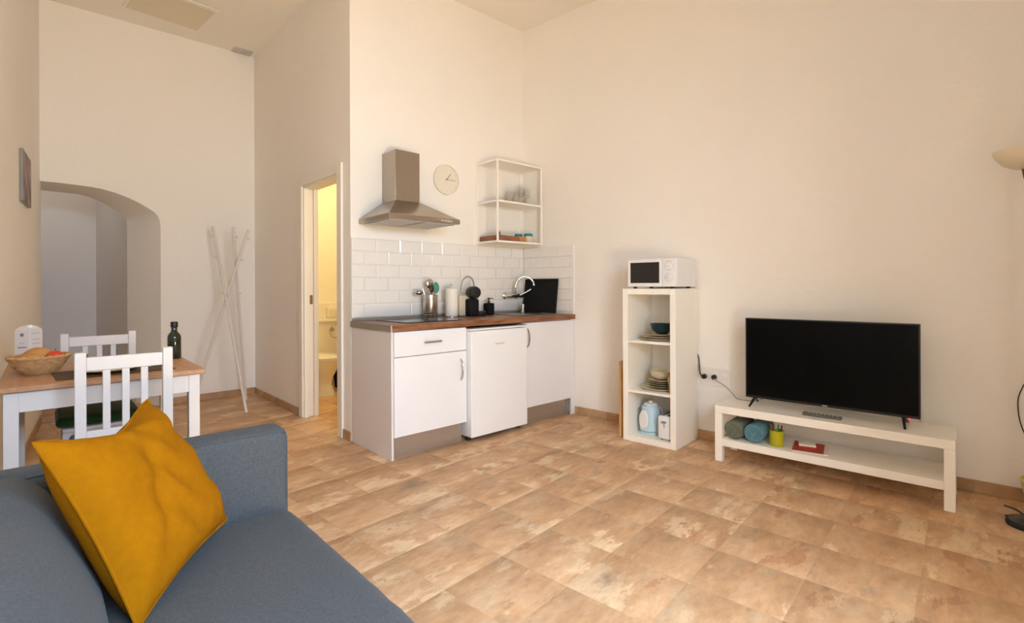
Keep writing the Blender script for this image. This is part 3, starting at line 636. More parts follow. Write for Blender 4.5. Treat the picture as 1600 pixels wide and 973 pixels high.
# crockery
def plate(a, d, z, r, m, label, group=None, h=0.014):
    return tag(obj('plate', MB().lathe([(r * 0.62, 0), (r * 0.66, 0.002), (r, h - 0.003), (r, h), (r * 0.96, h), (r * 0.62, 0.005), (0.001, 0.004)], 36), m, loc=inK(a, d, z)), label, 'plate', group)
def bowl(a, d, z, r, h, m, label, group=None):
    return tag(obj('bowl', MB().lathe([(r * 0.45, 0), (r * 0.5, 0.004), (r * 0.86, h * 0.45), (r, h), (r * 0.96, h), (r * 0.80, h * 0.45), (r * 0.42, 0.010), (0.001, 0.009)], 36), m, loc=inK(a, d, z)), label, 'bowl', group)
z = KS1
plate(1.511, 0.215, z, 0.147, M_PLATE2, 'large cream plate at the bottom of the stack in the top cube'); plate(1.513, 0.217, z + 0.0145, 0.141, M_PLATE, 'large brown plate in the middle of the stack in the top cube')
plate(1.525, 0.21, z + 0.0285, 0.100, M_PLATE, 'small brown plate directly under the dark bowls in the top cube')
bowl(1.53, 0.215, z + 0.043, 0.082, 0.052, M_TEALB, 'dark teal bowl nested underneath another in the top cube'); 
bowl(1.53, 0.215, z + 0.070, 0.090, 0.048, M_TEALB, 'dark teal bowl on top of the stack in the top cube')
z = KS2
plate(1.511, 0.21, z, 0.147, M_PLATE2, 'large cream plate at the bottom of the stack in the middle cube')
names = ['second plate up in the middle cube stack, olive green', 'third plate up in the middle cube stack, olive green', 'fourth plate up in the middle cube stack, olive green', 'topmost flat plate in the middle cube stack, olive green']
for k in range(4): plate(1.53, 0.215, z + 0.0145 + k * 0.0145, 0.098, M_OLIVE if k < 3 else M_PLATE, names[k], 'plates stacked in the middle cube')
bowl(1.522, 0.21, z + 0.074, 0.088, 0.044, M_PLATE2, 'wide cream bowl, lower of the pair topping the middle cube stack'); bowl(1.522, 0.21, z + 0.092, 0.090, 0.042, M_PLATE2, 'wide cream bowl, upper of the pair topping the middle cube stack')
tb = tag(obj('small_board', MB().box(-0.05, 0.05, -0.006, 0.006, 0, 0.115).xf(Matrix.Rotation(R(-7), 4, 'X')), M_PLATE, None, 0.003, loc=inK(1.652, 0.30, KS2 + 0.001), rot=(0, 0, RA)), 'small tan board propped on the right in the middle cube', 'board')
# kettle and toaster in the bottom cube
t = thing('kettle', 'light blue kettle with white front in the bottom cube of the shelf', 'kettle', inK(1.452, 0.25, BT), RA + R(-20))
obj('base', MB().lathe([(0.075, 0), (0.078, 0.006), (0.076, 0.018)], 28), M_LBLUE, t)
obj('body', MB().lathe([(0.070, 0.0185), (0.080, 0.03), (0.078, 0.09), (0.068, 0.16), (0.058, 0.205), (0.05, 0.212)], 32), M_LBLUE, t)
obj('front_panel', MB().lathe([(0.0, -0.001), (0.036, 0.0), (0.032, 0.010), (0.0, 0.014)], 28, close=False).xf(Matrix.Translation((-0.068, 0, 0.108)) @ Matrix.Rotation(R(-86), 4, 'Y') @ Matrix.Diagonal((2.0, 1.25, 1, 1))), M_WHITE, t)
obj('lid', MB().lathe([(0.050, 0.2125), (0.045, 0.222), (0.015, 0.227), (0.013, 0.24), (0.004, 0.242)], 24), M_WHITE, t)
obj('spout', MB().add([(-0.045, -0.022, 0.17), (-0.045, 0.022, 0.17), (-0.052, 0.0, 0.13), (-0.085, -0.01, 0.208), (-0.085, 0.01, 0.208), (-0.05, -0.02, 0.208), (-0.05, 0.02, 0.208)], [(0, 2, 3), (2, 1, 4), (2, 4, 3), (0, 3, 5), (1, 6, 4), (3, 4, 6, 5)]), M_LBLUE, t)
obj('handle', MB().tube(bez([(0.02, -0.05, 0.200), (0.03, -0.085, 0.195), (0.03, -0.095, 0.14), (0.025, -0.092, 0.08), (0.02, -0.072, 0.055)], 6), 0.009, 8), M_GREY, t)
t = thing('toaster', 'white two slot toaster in the bottom cube of the shelf', 'toaster', inK(1.616, 0.265, BT), RA)
obj('body', MB().soft((0, 0, 0.09), (0.22, 0.104, 0.165), 0.02, 5), M_WHITE, t)
for y in (-0.02, 0.02): obj('slot', B(-0.085, 0.085, y - 0.009, y + 0.009, 0.171, 0.1745), M_BLACK, t)
for y in (-0.02, 0.02): obj('rack', B(-0.07, 0.07, y - 0.002, y + 0.002, 0.174, 0.185), M_GREY, t)
obj('lever', MB().box(-0.126, -0.110, -0.017, 0.017, 0.128, 0.138).box(-0.1125, -0.109, -0.003, 0.003, 0.09, 0.14), M_GREY, t, 0.002)
for x in (-0.08, 0.08):
    for y in (-0.03, 0.03): obj('foot', MB().lathe([(0.008, 0), (0.008, 0.012)], 10, (x, y, 0)), M_BLACK, t)
# plank between cube shelf and wall
t = thing('folding_board', 'pine board standing upright against the left side of the cube shelf', 'board', RW(1.262, 0.20, 0.0), RA)
obj('plank', MB().prism([(-0.165, 0.0), (0.17, 0.0), (0.17, 0.565), (-0.12, 0.565)], -0.012, 0.012, 'y').xf(Matrix.Rotation(R(-2.6), 4, 'X')), M_BOARD, t, 0.004, loc=(0, 0, 0.001))

# socket and plugs
t = thing('wall_socket', 'white triple wall socket between the cube shelf and the television', 'socket', RW(1.843, 0.0005, 0.470), RA)
pl = obj('plate', B(-0.009, 0, -0.108, 0.108, -0.066, 0.066), M_SOCK, t, 0.003)
for y in (0.070, 0.0, -0.070):
    obj('outlet', MB().lathe([(0.027, 0), (0.027, 0.003), (0.022, 0.003), (0.020, 0.0005)], 24).xf(Matrix.Translation((-0.009, y, -0.022)) @ Matrix.Rotation(R(-90), 4, 'Y')), M_SOCK, pl)
    obj('outlet', MB().lathe([(0.027, 0), (0.027, 0.003), (0.022, 0.003), (0.020, 0.0005)], 24).xf(Matrix.Translation((-0.009, y, 0.022)) @ Matrix.Rotation(R(-90), 4, 'Y')), M_SOCK, pl)
def cordpath(pts, n=10): return bez([RW(*p) for p in pts], n)
def plugat(a, z): return MB().lathe([(0.017, 0), (0.019, 0.01), (0.017, 0.03), (0.009, 0.038)], 16).xf(Matrix.Translation(RW(a, 0.013, z)) @ Matrix.Rotation(RA, 4, 'Z') @ Matrix.Rotation(R(-90), 4, 'Y'))
t = thing('power_cord', 'black power cord with plug coming from behind the cube shelf', 'cord')
obj('cable', MB().tube(cordpath([(1.69, 0.0055, 0.66), (1.718, 0.0065, 0.61), (1.726, 0.010, 0.56), (1.738, 0.03, 0.505), (1.757, 0.045, 0.475), (1.770, 0.040, 0.470)]), 0.0045, 6), M_BLACK, t)
obj('plug', plugat(1.770, 0.470), M_BLACK, t)
t = thing('power_cord', 'thin dark television cord running from the socket to the screen', 'cord')
obj('cable', MB().tube(cordpath([(1.842, 0.042, 0.472), (1.870, 0.06, 0.455), (1.935, 0.06, 0.418), (2.000, 0.10, 0.380), (2.04, 0.15, 0.3665), (2.10, 0.17, 0.3665), (2.16, 0.150, 0.368), (2.24, 0.150, 0.41), (2.27, 0.172, 0.46)]), 0.003, 6), M_GREY, t)
obj('plug', plugat(1.842, 0.472), M_BLACK, t)

# ------------------------------------------------------------------ television bench
TA0, TA1, TD0, TD1, TH = 1.985, 3.173, 0.076, 0.414, 0.360
L_ = TA1 - TA0; D_ = TD1 - TD0
t = thing('tv_bench', 'low white television bench with an open lower shelf against the right wall', 'tv bench', RW(TA0, TD0), RA)
lg = 0.046
obj('top', B(-D_, 0, -L_, 0, TH - 0.048, TH), M_CREAM, t, 0.002)
obj('lower_shelf', B(-D_ + 0.001, -0.001, -L_ + lg, -lg, 0.102, 0.148), M_CREAM, t, 0.002)
for x in (-D_, -lg):
    for y in (-lg, -L_): obj('leg', B(x, x + lg, y, y + lg, 0, TH - 0.048), M_CREAM, t, 0.002)
# television
t = thing('television', 'large black flat screen television on the white bench', 'television', RW(2.58, 0.245, TH + 0.0005), RA)
tw, tz0, tz1 = 0.898 / 2, 0.050, 0.567
obj('cabinet', B(-0.010, 0.030, -tw, tw, tz0, tz1), M_BLACK, t, 0.004)
obj('rear_box', B(0.030, 0.065, -tw * 0.6, tw * 0.6, tz0 + 0.02, tz0 + 0.30), M_BLACK, t, 0.01)
bz = obj('bezel', MB().box(-0.014, -0.0102, -tw, tw, tz0, tz0 + 0.014).box(-0.014, -0.0102, -tw, tw, tz1 - 0.007, tz1).box(-0.014, -0.0102, -tw, -tw + 0.007, tz0 + 0.014, tz1 - 0.007).box(-0.014, -0.0102, tw - 0.007, tw, tz0 + 0.014, tz1 - 0.007), M_BLACK, t)
obj('screen', B(-0.0125, -0.0102, -tw + 0.007, tw - 0.007, tz0 + 0.014, tz1 - 0.007), M_SCREEN, t)
obj('logo_plate', B(-0.0146, -0.0139, -0.014, 0.014, tz0 + 0.004, tz0 + 0.010), M_LGREY, bz)
obj('standby_light', MB().ball((-0.012, -tw + 0.045, tz0 - 0.004), 0.005, 0.010, 0.005, 10, 6), M_LED, t)
for y, s in ((tw - 0.055, 1), (-tw + 0.075, -1)):
    obj('foot', MB().tube([(0.005, y, tz0 + 0.004), (-0.085, y + 0.012 * s, 0.006)], [0.010, 0.006], 8), M_BLACK, t)
    obj('foot', MB().tube([(0.005, y, tz0 + 0.004), (0.095, y + 0.012 * s, 0.006)], [0.010, 0.006], 8), M_BLACK, t)
t = thing('remote_control', 'slim grey remote control lying on the bench before the television', 'remote', RW(2.575, 0.315, TH + 0.0005), RA + R(0))
obj('case', B(-0.020, 0.020, -0.100, 0.100, 0, 0.016), mat('remote_grey', (0.10, 0.10, 0.09), 0.5), t, 0.005, 3)
for k in range(8):
    for q in (-0.009, 0.0, 0.009): obj('button', B(q - 0.003, q + 0.003, -0.082 + k * 0.021, -0.076 + k * 0.021, 0.0155, 0.018), M_LGREY, t)
# things on the lower shelf
SZ = 0.1485
def roll(a, d0, d1, r, m, label):
    t = thing('rolled_towel', label, 'towel', RW(a, d1, SZ + r), RA, 'rolled towels on the bench shelf')
    ln = d1 - d0
    obj('roll', MB().lathe([(r * 0.9, 0), (r, 0.012), (r, ln - 0.012), (r * 0.9, ln)], 28).xf(Matrix.Rotation(R(90), 4, 'Y')), m, t)
    pts = []
    for k in range(70):
        s = k / 69; q = 0.15 * r + 0.80 * r * s; an = s * 3.2 * 2 * math.pi; pts.append((-0.0015, q * math.cos(an), q * math.sin(an)))
    obj('spiral_edge', MB().tube(pts, 0.0045, 6), m, t)
roll(2.092, 0.12, 0.375, 0.060, M_TOWG, 'grey green rolled towel nearest the bench leg'); roll(2.213, 0.12, 0.375, 0.059, M_TOWB, 'blue rolled towel between the green one and the pen pot')
pc = RW(2.336, 0.335, SZ)
t = thing('pen_pot', 'lime yellow pen pot on the lower bench shelf', 'pot', pc)
obj('cup', MB().lathe([(0.038, 0), (0.040, 0.004), (0.040, 0.094), (0.037, 0.094), (0.037, 0.006), (0.001, 0.006)], 28), M_LIME, t)
for z_ in (0.006, 0.094): obj('band', MB().tube(arc((0, 0), 0.040, 0, 2 * math.pi * 27 / 28, 27, 'xy', z_), 0.002, 6, True), M_LIME, t)
def pen(dx, dy, lx, ly, h, m, label):
    tag(obj('pen', MB().tube([(dx, dy, 0.0085), (dx + lx, dy + ly, h)], 0.004, 8), m, loc=pc), label, 'pen', 'pens in the lime pot')
pen(-0.01, 0.012, -0.01, 0.015, 0.130, M_REDP, 'red pen standing in the lime pot'); pen(0.012, 0.0, 0.012, 0.0, 0.125, M_GRNP, 'green pen leaning right in the lime pot')
pen(0.0, -0.01, 0.006, -0.018, 0.128, M_BLACK, 'black pen in the lime pot'); pen(0.005, 0.008, 0.0, 0.015, 0.120, M_TEAL2, 'teal pen at the back of the lime pot')
t = thing('booklet', 'red covered booklet lying flat on the lower bench shelf', 'booklet', RW(2.500, 0.275, SZ), RA + R(8))
obj('pages', B(-0.10, 0.115, -0.100, 0.085, 0.0005, 0.005), M_PAPER, t); obj('cover', B(-0.097, 0.115, -0.078, 0.085, 0.0052, 0.0068), M_RED, t)
t = thing('playing_card_box', 'small white and red box on top of the red booklet', 'box', RW(2.490, 0.275, SZ + 0.0075), RA + R(14))
obj('lower_half', B(-0.03, 0.03, -0.045, 0.045, 0, 0.010), M_RED, t, 0.001); obj('upper_half', B(-0.03, 0.03, -0.045, 0.045, 0.0102, 0.022), M_PAPER, t, 0.001)

# ------------------------------------------------------------------ floor lamp, pot and cords at the right edge
lp = RW(3.440, 0.375)
t = thing('floor_lamp', 'uplighter floor lamp with cream bowl shade and black foot at the right edge', 'lamp', lp)
obj('base', MB().lathe([(0.088, 0), (0.090, 0.01), (0.082, 0.026), (0.03, 0.036), (0.016, 0.045)], 32), M_BLACK, t)
obj('pole', MB().tube([(0, 0, 0.04), (0, 0, 1.60)], 0.011, 12), M_BROWN, t)
obj('neck', MB().lathe([(0.011, 1.55), (0.014, 1.60), (0.024, 1.66), (0.028, 1.685)], 20), M_BROWN, t)
obj('shade', MB().lathe([(0.026, 1.686), (0.06, 1.692), (0.095, 1.712), (0.122, 1.748), (0.132, 1.775), (0.129, 1.775), (0.118, 1.75), (0.09, 1.716), (0.03, 1.692)], 40), M_LAMP, t)
pp = RW(3.505, 0.19)
t = thing('planter_pot', 'small tapered cream pot by the wall behind the floor lamp', 'pot', pp)
obj('bowl', MB().lathe([(0.055, 0), (0.058, 0.006), (0.092, 0.160), (0.097, 0.164), (0.097, 0.176), (0.090, 0.176), (0.054, 0.012), (0.001, 0.012)], 32), M_BIN, t)
tag(obj('lamp_cord', MB().tube(cordpath([(3.46, 0.0075, 0.66), (3.435, 0.010, 0.60), (3.418, 0.012, 0.53), (3.424, 0.012, 0.43), (3.45, 0.010, 0.34), (3.49, 0.008, 0.26)]), 0.0028, 6), M_BROWN), 'dark cord hanging in a loop on the right wall', 'cord')
t = thing('extension_cable', 'loose black cable ends on the floor by the lamp foot', 'cable')
obj('strand', MB().tube(cordpath([(3.50, 0.30, 0.006), (3.43, 0.262, 0.012), (3.395, 0.255, 0.030), (3.352, 0.258, 0.040)], 8), 0.0045, 6), M_BLACK, t)
obj('strand', MB().tube(cordpath([(3.50, 0.30, 0.005), (3.44, 0.29, 0.005), (3.40, 0.292, 0.006), (3.355, 0.305, 0.006)], 8), 0.0045, 6), M_BLACK, t)

# ------------------------------------------------------------------ coat rack
t = thing('coat_rack', 'white coat rack of three crossing poles in front of the far wall', 'coat rack', (-2.10, 1.85, 0))
feet = [(0.020, -0.362, 0.0), (0.17, 0.22, 0.0), (-0.335, 0.10, 0.0)]
tops = [(-0.115, 0.235, 1.735), (0.01, 0.02, 1.72), (0.125, -0.06, 1.70)]
for k in range(3):
    a, b = Vector(feet[k]), Vector(tops[k]); p = obj('pole', MB().tube([a, b], [0.0135, 0.0135], 12), M_CHAIR, t)
    for s in (0.62, 0.82, 0.94):
        q = a.lerp(b, s); dr_ = (Vector((q.x, q.y, 0)) + Vector((0.05 * (k - 1), -0.02, 0))).normalized(); dr_.z = 0.35
        obj('peg', MB().tube([q, q + dr_ * 0.045], [0.007, 0.008], 8), M_CHAIR, p)

# ------------------------------------------------------------------ dining corner
TX0, TX1, TY0, TY1, TZ = -3.575, -2.862, -0.765, 0.13, 0.75
t = thing('dining_table', 'small dining table with wooden top and white frame by the left wall', 'table', (TX0, TY0, 0))
tw_, td_ = TX1 - TX0, TY1 - TY0
obj('tabletop', B(0, tw_, 0, td_, TZ - 0.022, TZ), M_TABLE, t, 0.004, 3)
for x in (0.02, tw_ - 0.065):
    for y in (0.02, td_ - 0.065): obj('leg', B(x, x + 0.045, y, y + 0.045, 0, TZ - 0.022), M_CHAIR, t, 0.002)
obj('apron', B(0.065, tw_ - 0.065, 0.025, 0.043, TZ - 0.105, TZ - 0.022), M_CHAIR, t); obj('apron', B(0.065, tw_ - 0.065, td_ - 0.043, td_ - 0.025, TZ - 0.105, TZ - 0.022), M_CHAIR, t)
obj('apron', B(0.025, 0.043, 0.065, td_ - 0.065, TZ - 0.105, TZ - 0.022), M_CHAIR, t); obj('apron', B(tw_ - 0.043, tw_ - 0.025, 0.065, td_ - 0.065, TZ - 0.105, TZ - 0.022), M_CHAIR, t)
def chair(loc, rz, label, wd):
    t = thing('dining_chair', label, 'chair', loc, rz, 'dining chairs'); h = wd / 2; ph = 0.885; p = 0.036
    for s in (-1, 1):
        x = s * (h - p / 2)
        obj('rear_leg', B(x - p / 2, x + p / 2, -0.018, 0.018, 0, ph), M_CHAIR, t, 0.003)
        obj('front_leg', B(x - p / 2, x + p / 2, 0.36, 0.395, 0, 0.415), M_CHAIR, t, 0.003)
        obj('side_rail', B(x - 0.010, x + 0.010, 0.018, 0.36, 0.37, 0.415), M_CHAIR, t)
        obj('stretcher', B(x - 0.010, x + 0.010, 0.018, 0.36, 0.17, 0.20), M_CHAIR, t)
    obj('top_rail', B(-h + p, h - p, -0.011, 0.011, ph - 0.075, ph - 0.020), M_CHAIR, t, 0.003)
    obj('lower_rail', B(-h + p, h - p, -0.011, 0.011, 0.535, 0.57), M_CHAIR, t, 0.003)
    for k in (-1, 0, 1): obj('slat', B(k * 0.063 - 0.0125, k * 0.063 + 0.0125, -0.008, 0.008, 0.57, ph - 0.075), M_CHAIR, t, 0.002)
    obj('front_rail', B(-h + p, h - p, 0.372, 0.390, 0.37, 0.415), M_CHAIR, t); obj('back_rail', B(-h + p, h - p, -0.010, 0.010, 0.37, 0.415), M_CHAIR, t)
    obj('seat', B(-h, h, 0.019, 0.41, 0.416, 0.436), M_CHAIR, t, 0.005)
    return t
chair((-3.185, -0.93, 0), 0.0, 'white slatted dining chair at the near end of the table, back to the sofa', 0.325)
chair((-3.200, 0.215, 0), math.pi, 'white slatted dining chair at the far end of the table', 0.340)
def cush(x, y, label): return tag(obj('seat_cushion', MB().soft((0, 0, 0.027), (0.34, 0.34, 0.05), 0.022, 8, 0.012), M_GREEN, loc=(x, y, 0.4365)), label, 'cushion', 'green seat cushions')
cush(-3.185, -0.72, 'green cushion on the near dining chair'); cush(-3.225, -0.010, 'green cushion on the far dining chair under the table')
ZT = TZ + 0.0005
# basket of bread
t = thing('bread_basket', 'round wicker basket filled with bread on the dining table', 'basket', (-3.452, -0.36, ZT))
n = 9
for k in range(n):
    s = k / (n - 1); r = 0.060 + 0.044 * s ** 0.75; z = 0.008 + s * 0.062
    obj('woven_ring', MB().tube([(r * math.cos(a) + 0.0018 * math.cos(a) * math.cos(18 * a + math.pi * k), r * math.sin(a) + 0.0018 * math.sin(a) * math.cos(18 * a + math.pi * k), z) for a in [2 * math.pi * i / 72 for i in range(72)]], 0.0052, 6, True), M_WICKER, t)
obj('base', MB().lathe([(0.059, 0.0), (0.061, 0.006), (0.001, 0.0065)], 28), M_WICKER, t)
obj('rim', MB().tube([(0.107 * math.cos(a), 0.107 * math.sin(a), 0.077 + 0.002 * math.sin(24 * a)) for a in [2 * math.pi * i / 96 for i in range(96)]], 0.0075, 8, True), M_WICKER, t)
bb = Vector((-3.452, -0.36, ZT))
def loaf(name, c, r, m, label, cat='bread roll', grp=None):
    return tag(obj(name, MB().ball((0, 0, 0), *r, 20, 12), m, loc=bb + Vector(c)), label, cat, grp)
loaf('bread_roll', (-0.030, -0.036, 0.056), (0.052, 0.040, 0.040), M_BREAD, 'long pale bread roll at the front of the wicker basket', grp='bread in the basket')
loaf('bread_roll', (-0.004, 0.042, 0.070), (0.057, 0.038, 0.045), M_BREAD, 'domed brown bread roll at the back of the wicker basket', grp='bread in the basket')
tm = loaf('tomato', (0.054, -0.010, 0.068), (0.034, 0.034, 0.032), M_TOMATO, 'red tomato at the right of the wicker basket', 'tomato')
obj('stem', MB().tube([(0.0, 0.0, 0.031), (0.004, 0.0, 0.040)], 0.003, 6), M_GRNP, tm)
# milk carton
t = thing('milk_carton', 'white printed milk carton behind the bread basket', 'carton', (-3.492, -0.085, ZT), R(-40))
obj('box', B(-0.036, 0.036, -0.036, 0.036, 0, 0.185), M_CARTON, t, 0.002)
obj('gable', MB().add([(-0.036, -0.036, 0.185), (0.036, -0.036, 0.185), (0.036, 0.036, 0.185), (-0.036, 0.036, 0.185), (-0.036, 0, 0.205), (0.036, 0, 0.205)], [(0, 1, 5, 4), (2, 3, 4, 5), (1, 2, 5), (3, 0, 4)]), M_CARTON, t)
obj('cap', MB().lathe([(0.013, 0), (0.013, 0.014), (0.011, 0.015)], 16, (0.015, -0.012, 0.195)), M_WHITE, t)
fp = obj('front_print', B(-0.020, 0.022, -0.0372, -0.0362, 0.098, 0.104), M_PINK, t)
obj('print_mark', B(-0.012, 0.014, -0.0372, -0.0362, 0.118, 0.124), M_LGREY, t); obj('print_mark', MB().lathe([(0.009, 0), (0.009, 0.001)], 16).xf(Matrix.Translation((0.0, -0.0362, 0.162)) @ rotc), M_GREY, t)
for z_ in (0.165, 0.135, 0.115): obj('side_print', B(0.0362, 0.0372, -0.022, 0.022, z_, z_ + 0.006), M_LGREY, t)
# oil bottle
t = thing('oil_bottle', 'dark green glass oil bottle near the corner of the dining table', 'bottle', (-2.905, -0.235, ZT))
obj('body', MB().lathe([(0.030, 0), (0.033, 0.004), (0.033, 0.115), (0.030, 0.130), (0.015, 0.150), (0.0145, 0.172)], 24), M_OIL, t)
obj('cap', MB().lathe([(0.0165, 0.1721), (0.0175, 0.176), (0.0175, 0.200), (0.015, 0.203)], 20), M_BLACK, t)
tag(obj('placemat', B(-0.215, 0.215, -0.14, 0.14, 0, 0.003), M_MAT, None, 0.001, loc=(-3.19, -0.545, ZT), rot=(0, 0, R(3))), 'dark brown placemat under the plates on the dining table', 'placemat')
tag(obj('dinner_plate', MB().lathe([(0.07, 0), (0.075, 0.002), (0.115, 0.014), (0.112, 0.016), (0.07, 0.006), (0.001, 0.005)], 36), M_PLATE2, loc=(-3.215, -0.545, ZT + 0.0032)), 'pale dinner plate on the dark placemat', 'plate')
tag(obj('napkin', MB().soft((0, 0, 0.004), (0.11, 0.075, 0.007), 0.003, 4), M_PAPER, loc=(-3.035, -0.48, ZT + 0.0035), rot=(0, 0, R(20))), 'folded white napkin at the right of the dinner plate', 'napkin')
tag(obj('drinking_glass', MB().lathe([(0.022, 0), (0.028, 0.07), (0.0268, 0.07), (0.0205, 0.004)], 20), M_GLASS, loc=(-3.300, -0.355, ZT)), 'small clear drinking glass beside the bread basket', 'glass')
# framed print on the left wall
ang = math.atan(LS)
t = thing('wall_picture', 'dark frameless picture hanging on the left wall', 'picture', (lwx(1.245) + 0.001, 1.245, 1.885), -ang)
pm = bpy.data.materials.new('picture_print'); pm.use_nodes = True; nt = pm.node_tree; b_ = nt.nodes['Principled BSDF']; b_.inputs['Roughness'].default_value = 0.5
tc_ = nt.nodes.new('ShaderNodeTexCoord'); n_ = nt.nodes.new('ShaderNodeTexNoise'); n_.inputs['Scale'].default_value = 7; cr_ = nt.nodes.new('ShaderNodeValToRGB')
cr_.color_ramp.elements[0].position = 0.35; cr_.color_ramp.elements[0].color = (0.10, 0.08, 0.075, 1); cr_.color_ramp.elements[1].position = 0.65; cr_.color_ramp.elements[1].color = (0.36, 0.24, 0.22, 1)
nt.links.new(tc_.outputs['Object'], n_.inputs[0]); nt.links.new(n_.outputs['Fac'], cr_.inputs[0]); nt.links.new(cr_.outputs[0], b_.inputs[0])
obj('canvas', B(0, 0.018, -0.215, 0.215, -0.170, 0.170), M_GREY, t, 0.002); obj('print', B(0.0182, 0.019, -0.212, 0.212, -0.167, 0.167), pm, t)

# ------------------------------------------------------------------ sofa
SXB, SXF, SYN, SYF = -3.70, -2.825, -3.50, -1.705
t = thing('sofa', 'blue grey fabric sofa in the foreground beside the left wall', 'sofa', (-3.26, -2.6, 0))
O = Vector((-3.26, -2.6, 0))
def S(c, size, r, **k): return MB().soft(Vector(c) - O, size, r, **k)
obj('base', S((-3.275, -2.60, 0.165), (0.85, 1.56, 0.22), 0.02, n=8), M_FABRIC, t)
arm = obj('armrest', S((-3.265, -1.767, 0.365), (0.87, 0.125, 0.63), 0.040, n=10), M_FABRIC, t)
pz, px_ = 0.675, -2.836
def pip(y): return MB().tube([Vector(p) - O for p in bez([(-3.66, y, 0.669), (-3.2, y, 0.669), (-2.885, y, 0.668), (-2.852, y, 0.656), (-2.842, y, 0.622), (-2.841, y, 0.30), (-2.841, y, 0.10)], 8)], 0.0035, 6)
obj('piping', pip(-1.8185), M_FABRIC, arm); obj('piping', pip(-1.7155), M_FABRIC, arm)
arm2 = obj('armrest', S((-3.265, -3.435, 0.365), (0.87, 0.125, 0.63), 0.040, n=10), M_FABRIC, t)
obj('back_frame', S((-3.635, -2.60, 0.36), (0.13, 1.56, 0.60), 0.03, n=8), M_FABRIC, t)
obj('seat_cushion', S((-3.105, -2.60, 0.338), (0.555, 1.545, 0.175), 0.055, n=26, bulge=0.022, wrinkle=0.0035), M_FABRIC, t)
obj('back_cushion', S((-3.480, -2.60, 0.530), (0.19, 1.54, 0.34), 0.080, n=12, bulge=0.035, rot=Matrix.Rotation(R(-27), 3, 'Y')), M_FABRIC, t)
for x in (-3.62, -2.92):
    for y in (-3.42, -1.78): obj('foot', MB().lathe([(0.018, 0), (0.024, 0.058)], 14, (x - O.x, y - O.y, 0)), M_BLACK, t)

# mustard cushion leaning into the sofa corner
P = [Vector(p) for p in ((-3.219, -1.815, 0.826), (-3.045, -1.925, 0.468), (-3.292, -2.272, 0.436), (-3.450, -2.178, 0.834))]
nrm = ((P[1] - P[0]).cross(P[3] - P[0])).normalized()
if nrm.dot(CAM - P[0]) < 0: nrm = -nrm
N_ = 30; cv_, cf_ = [], []
cen = sum(P, Vector()) / 4
def pil(u, v, side):
    # slightly drawn-in edges between the corners
    q = P[0] * (1 - u) * (1 - v) + P[1] * u * (1 - v) + P[2] * u * v + P[3] * (1 - u) * v
    U, V = 2 * u - 1, 2 * v - 1
    pinch = 0.075 * ((1 - U * U) * V ** 4 + (1 - V * V) * U ** 4)
    pinch += 0.20 * (1 - V * V) ** 1.5 * max(0.0, -U) ** 3
    q = q.lerp(cen, pinch)
    th = 0.072 * ((1 - U ** 4) * (1 - V ** 4)) ** 0.6
    wr_ = 0.005 * math.sin(9 * U + 5 * V + 2.5 * math.sin(4 * V)) * (1 - U * U) ** 0.5 * (1 - V * V) ** 0.5 + 0.004 * math.sin(21 * (U * 0.7 - V) + 3 * math.sin(3 * U)) * abs(U * V) ** 0.5 * (1 - max(abs(U), abs(V)) ** 6)
    fold = -0.016 * math.exp(-((U + 0.18 - 0.35 * V) / 0.14) ** 2) * max(0, -V - 0.2) - 0.012 * math.exp(-((V - 0.25 - 0.4 * U) / 0.10) ** 2) * (1 - U * U)
    return q + nrm * side * (th + (wr_ + fold if side > 0 else 0) * min(1, th / 0.02))
for side in (1, -1):
    o0 = len(cv_)
    for i in range(N_ + 1):
        for j in range(N_ + 1): cv_.append(pil(i / N_, j / N_, side))
    for i in range(N_):
        for j in range(N_):
            a = o0 + i * (N_ + 1) + j; q = (a, a + N_ + 1, a + N_ + 2, a + 1)
            cf_.append(q if side < 0 else q[::-1])
mb = MB().add([p - P[2] for p in cv_], cf_)
pt = thing('throw_pillow', 'mustard yellow throw pillow leaning in the sofa corner', 'pillow', P[2])
obj('cover', mb, M_YELLOW, pt)
edge = [pil(i / 20, 0, 1) for i in range(20)] + [pil(1, i / 20, 1) for i in range(20)] + [pil(1 - i / 20, 1, 1) for i in range(20)] + [pil(0, 1 - i / 20, 1) for i in range(20)]
obj('seam', MB().tube([p - P[2] for p in edge], 0.0035, 6, True), M_YELLOW, pt)

# ------------------------------------------------------------------ bathroom fittings seen through the door
t = thing('toilet', 'white toilet seen through the bathroom doorway', 'toilet', (-1.245, 0, 0))
def oval(y0, y1, hw, z, n=28, back=0.6):
    cy = (y0 + y1) / 2; hl = (y1 - y0) / 2; out = []
    for k in range(n):
        a = 2 * math.pi * k / n; x = hw * math.cos(a); y = math.sin(a)
        out.append((x * (1 if y < 0 else 1 - 0.0 * y), cy + hl * y, z))
    return out
def loft(rings):
    n = len(rings[0]); v = [p for r in rings for p in r]; f = []
    for i in range(len(rings) - 1):
        for k in range(n): f.append((i * n + k, i * n + (k + 1) % n, (i + 1) * n + (k + 1) % n, (i + 1) * n + k))
    f.append(tuple(range(n - 1, -1, -1))); f.append(tuple((len(rings) - 1) * n + k for k in range(n)))
    return MB().add(v, f)
obj('bowl', loft([oval(1.62, 2.02, 0.115, 0.0), oval(1.63, 2.02, 0.110, 0.03), oval(1.68, 2.02, 0.092, 0.11), oval(1.67, 2.06, 0.105, 0.17), oval(1.62, 2.10, 0.145, 0.25), oval(1.58, 2.12, 0.172, 0.33), oval(1.565, 2.12, 0.178, 0.375)]), M_PORC, t)
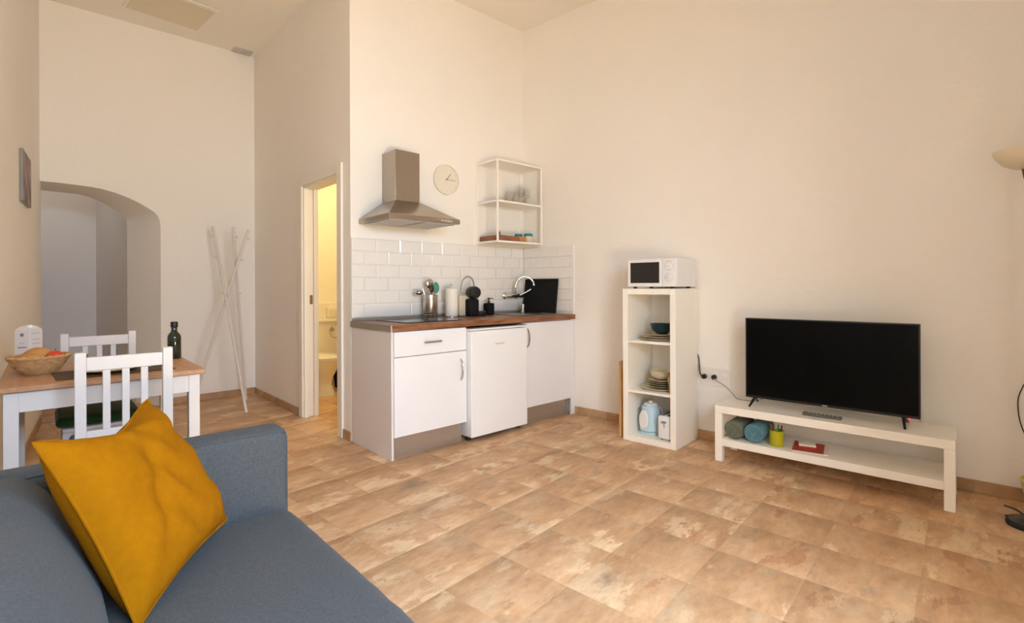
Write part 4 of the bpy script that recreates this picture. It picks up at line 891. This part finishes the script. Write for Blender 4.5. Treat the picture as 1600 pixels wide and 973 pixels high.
obj('seat', loft([oval(1.56, 2.11, 0.180, 0.376), oval(1.558, 2.11, 0.182, 0.384), oval(1.56, 2.11, 0.178, 0.392)]), M_PORC, t)
obj('lid', loft([oval(1.56, 2.10, 0.178, 0.393), oval(1.558, 2.10, 0.181, 0.402), oval(1.58, 2.09, 0.165, 0.411)]), M_PORC, t)
obj('pedestal_back', B(-0.10, 0.10, 1.98, 2.228, 0.0, 0.36), M_PORC, t, 0.01)
t = thing('access_panel', 'white louvred panel on the bathroom wall above the toilet', 'panel', (-0.90, FY - 0.1005, 0.845))
obj('frame', B(-0.125, 0.16, -0.012, 0, -0.058, 0.058), M_BATH, t, 0.002)
for k in range(3): obj('slat', B(-0.095, 0.14, -0.018, -0.0115, -0.038 + k * 0.028, -0.018 + k * 0.028), M_PORC, t)
t = thing('towel_ring', 'chrome towel ring on the bathroom wall above the toilet', 'towel ring', (-0.965, FY - 0.1005, 0.645))
obj('mount', MB().lathe([(0.024, 0), (0.020, 0.03), (0.010, 0.04)], 16).xf(rotc), M_STEEL2, t)
obj('ring', MB().tube(arc((0.03, -0.02), 0.075, 0, 2 * math.pi * 31 / 32, 31, 'xz', -0.045), 0.005, 8, True), M_STEEL2, t)
t = thing('wall_hook', 'small metal hook on the bathroom wall above the ledge', 'hook', (-0.800, FY - 0.0005, 1.02))
obj('plate', B(-0.016, 0.016, -0.006, 0, -0.04, 0.03), mat('bronze', (0.22, 0.16, 0.08), 0.4, 1.0), t, 0.002); obj('prong', MB().tube([(0, -0.006, 0), (0, -0.03, -0.01), (0, -0.035, 0.012)], 0.005, 8), MATS['bronze'], t)
t = thing('waste_bin', 'black waste bin on the bathroom floor beside the toilet', 'bin', (-0.925, 2.02, 0))
obj('bucket', MB().lathe([(0.085, 0), (0.088, 0.004), (0.118, 0.27), (0.114, 0.27), (0.084, 0.01), (0.001, 0.01)], 28), M_MATTE, t)
ceiling_lamp('bathroom_lamp', 'round ceiling lamp lighting the bathroom', (-1.10, 1.25, 2.6), 24, (1.0, 0.78, 0.40), 4.0)
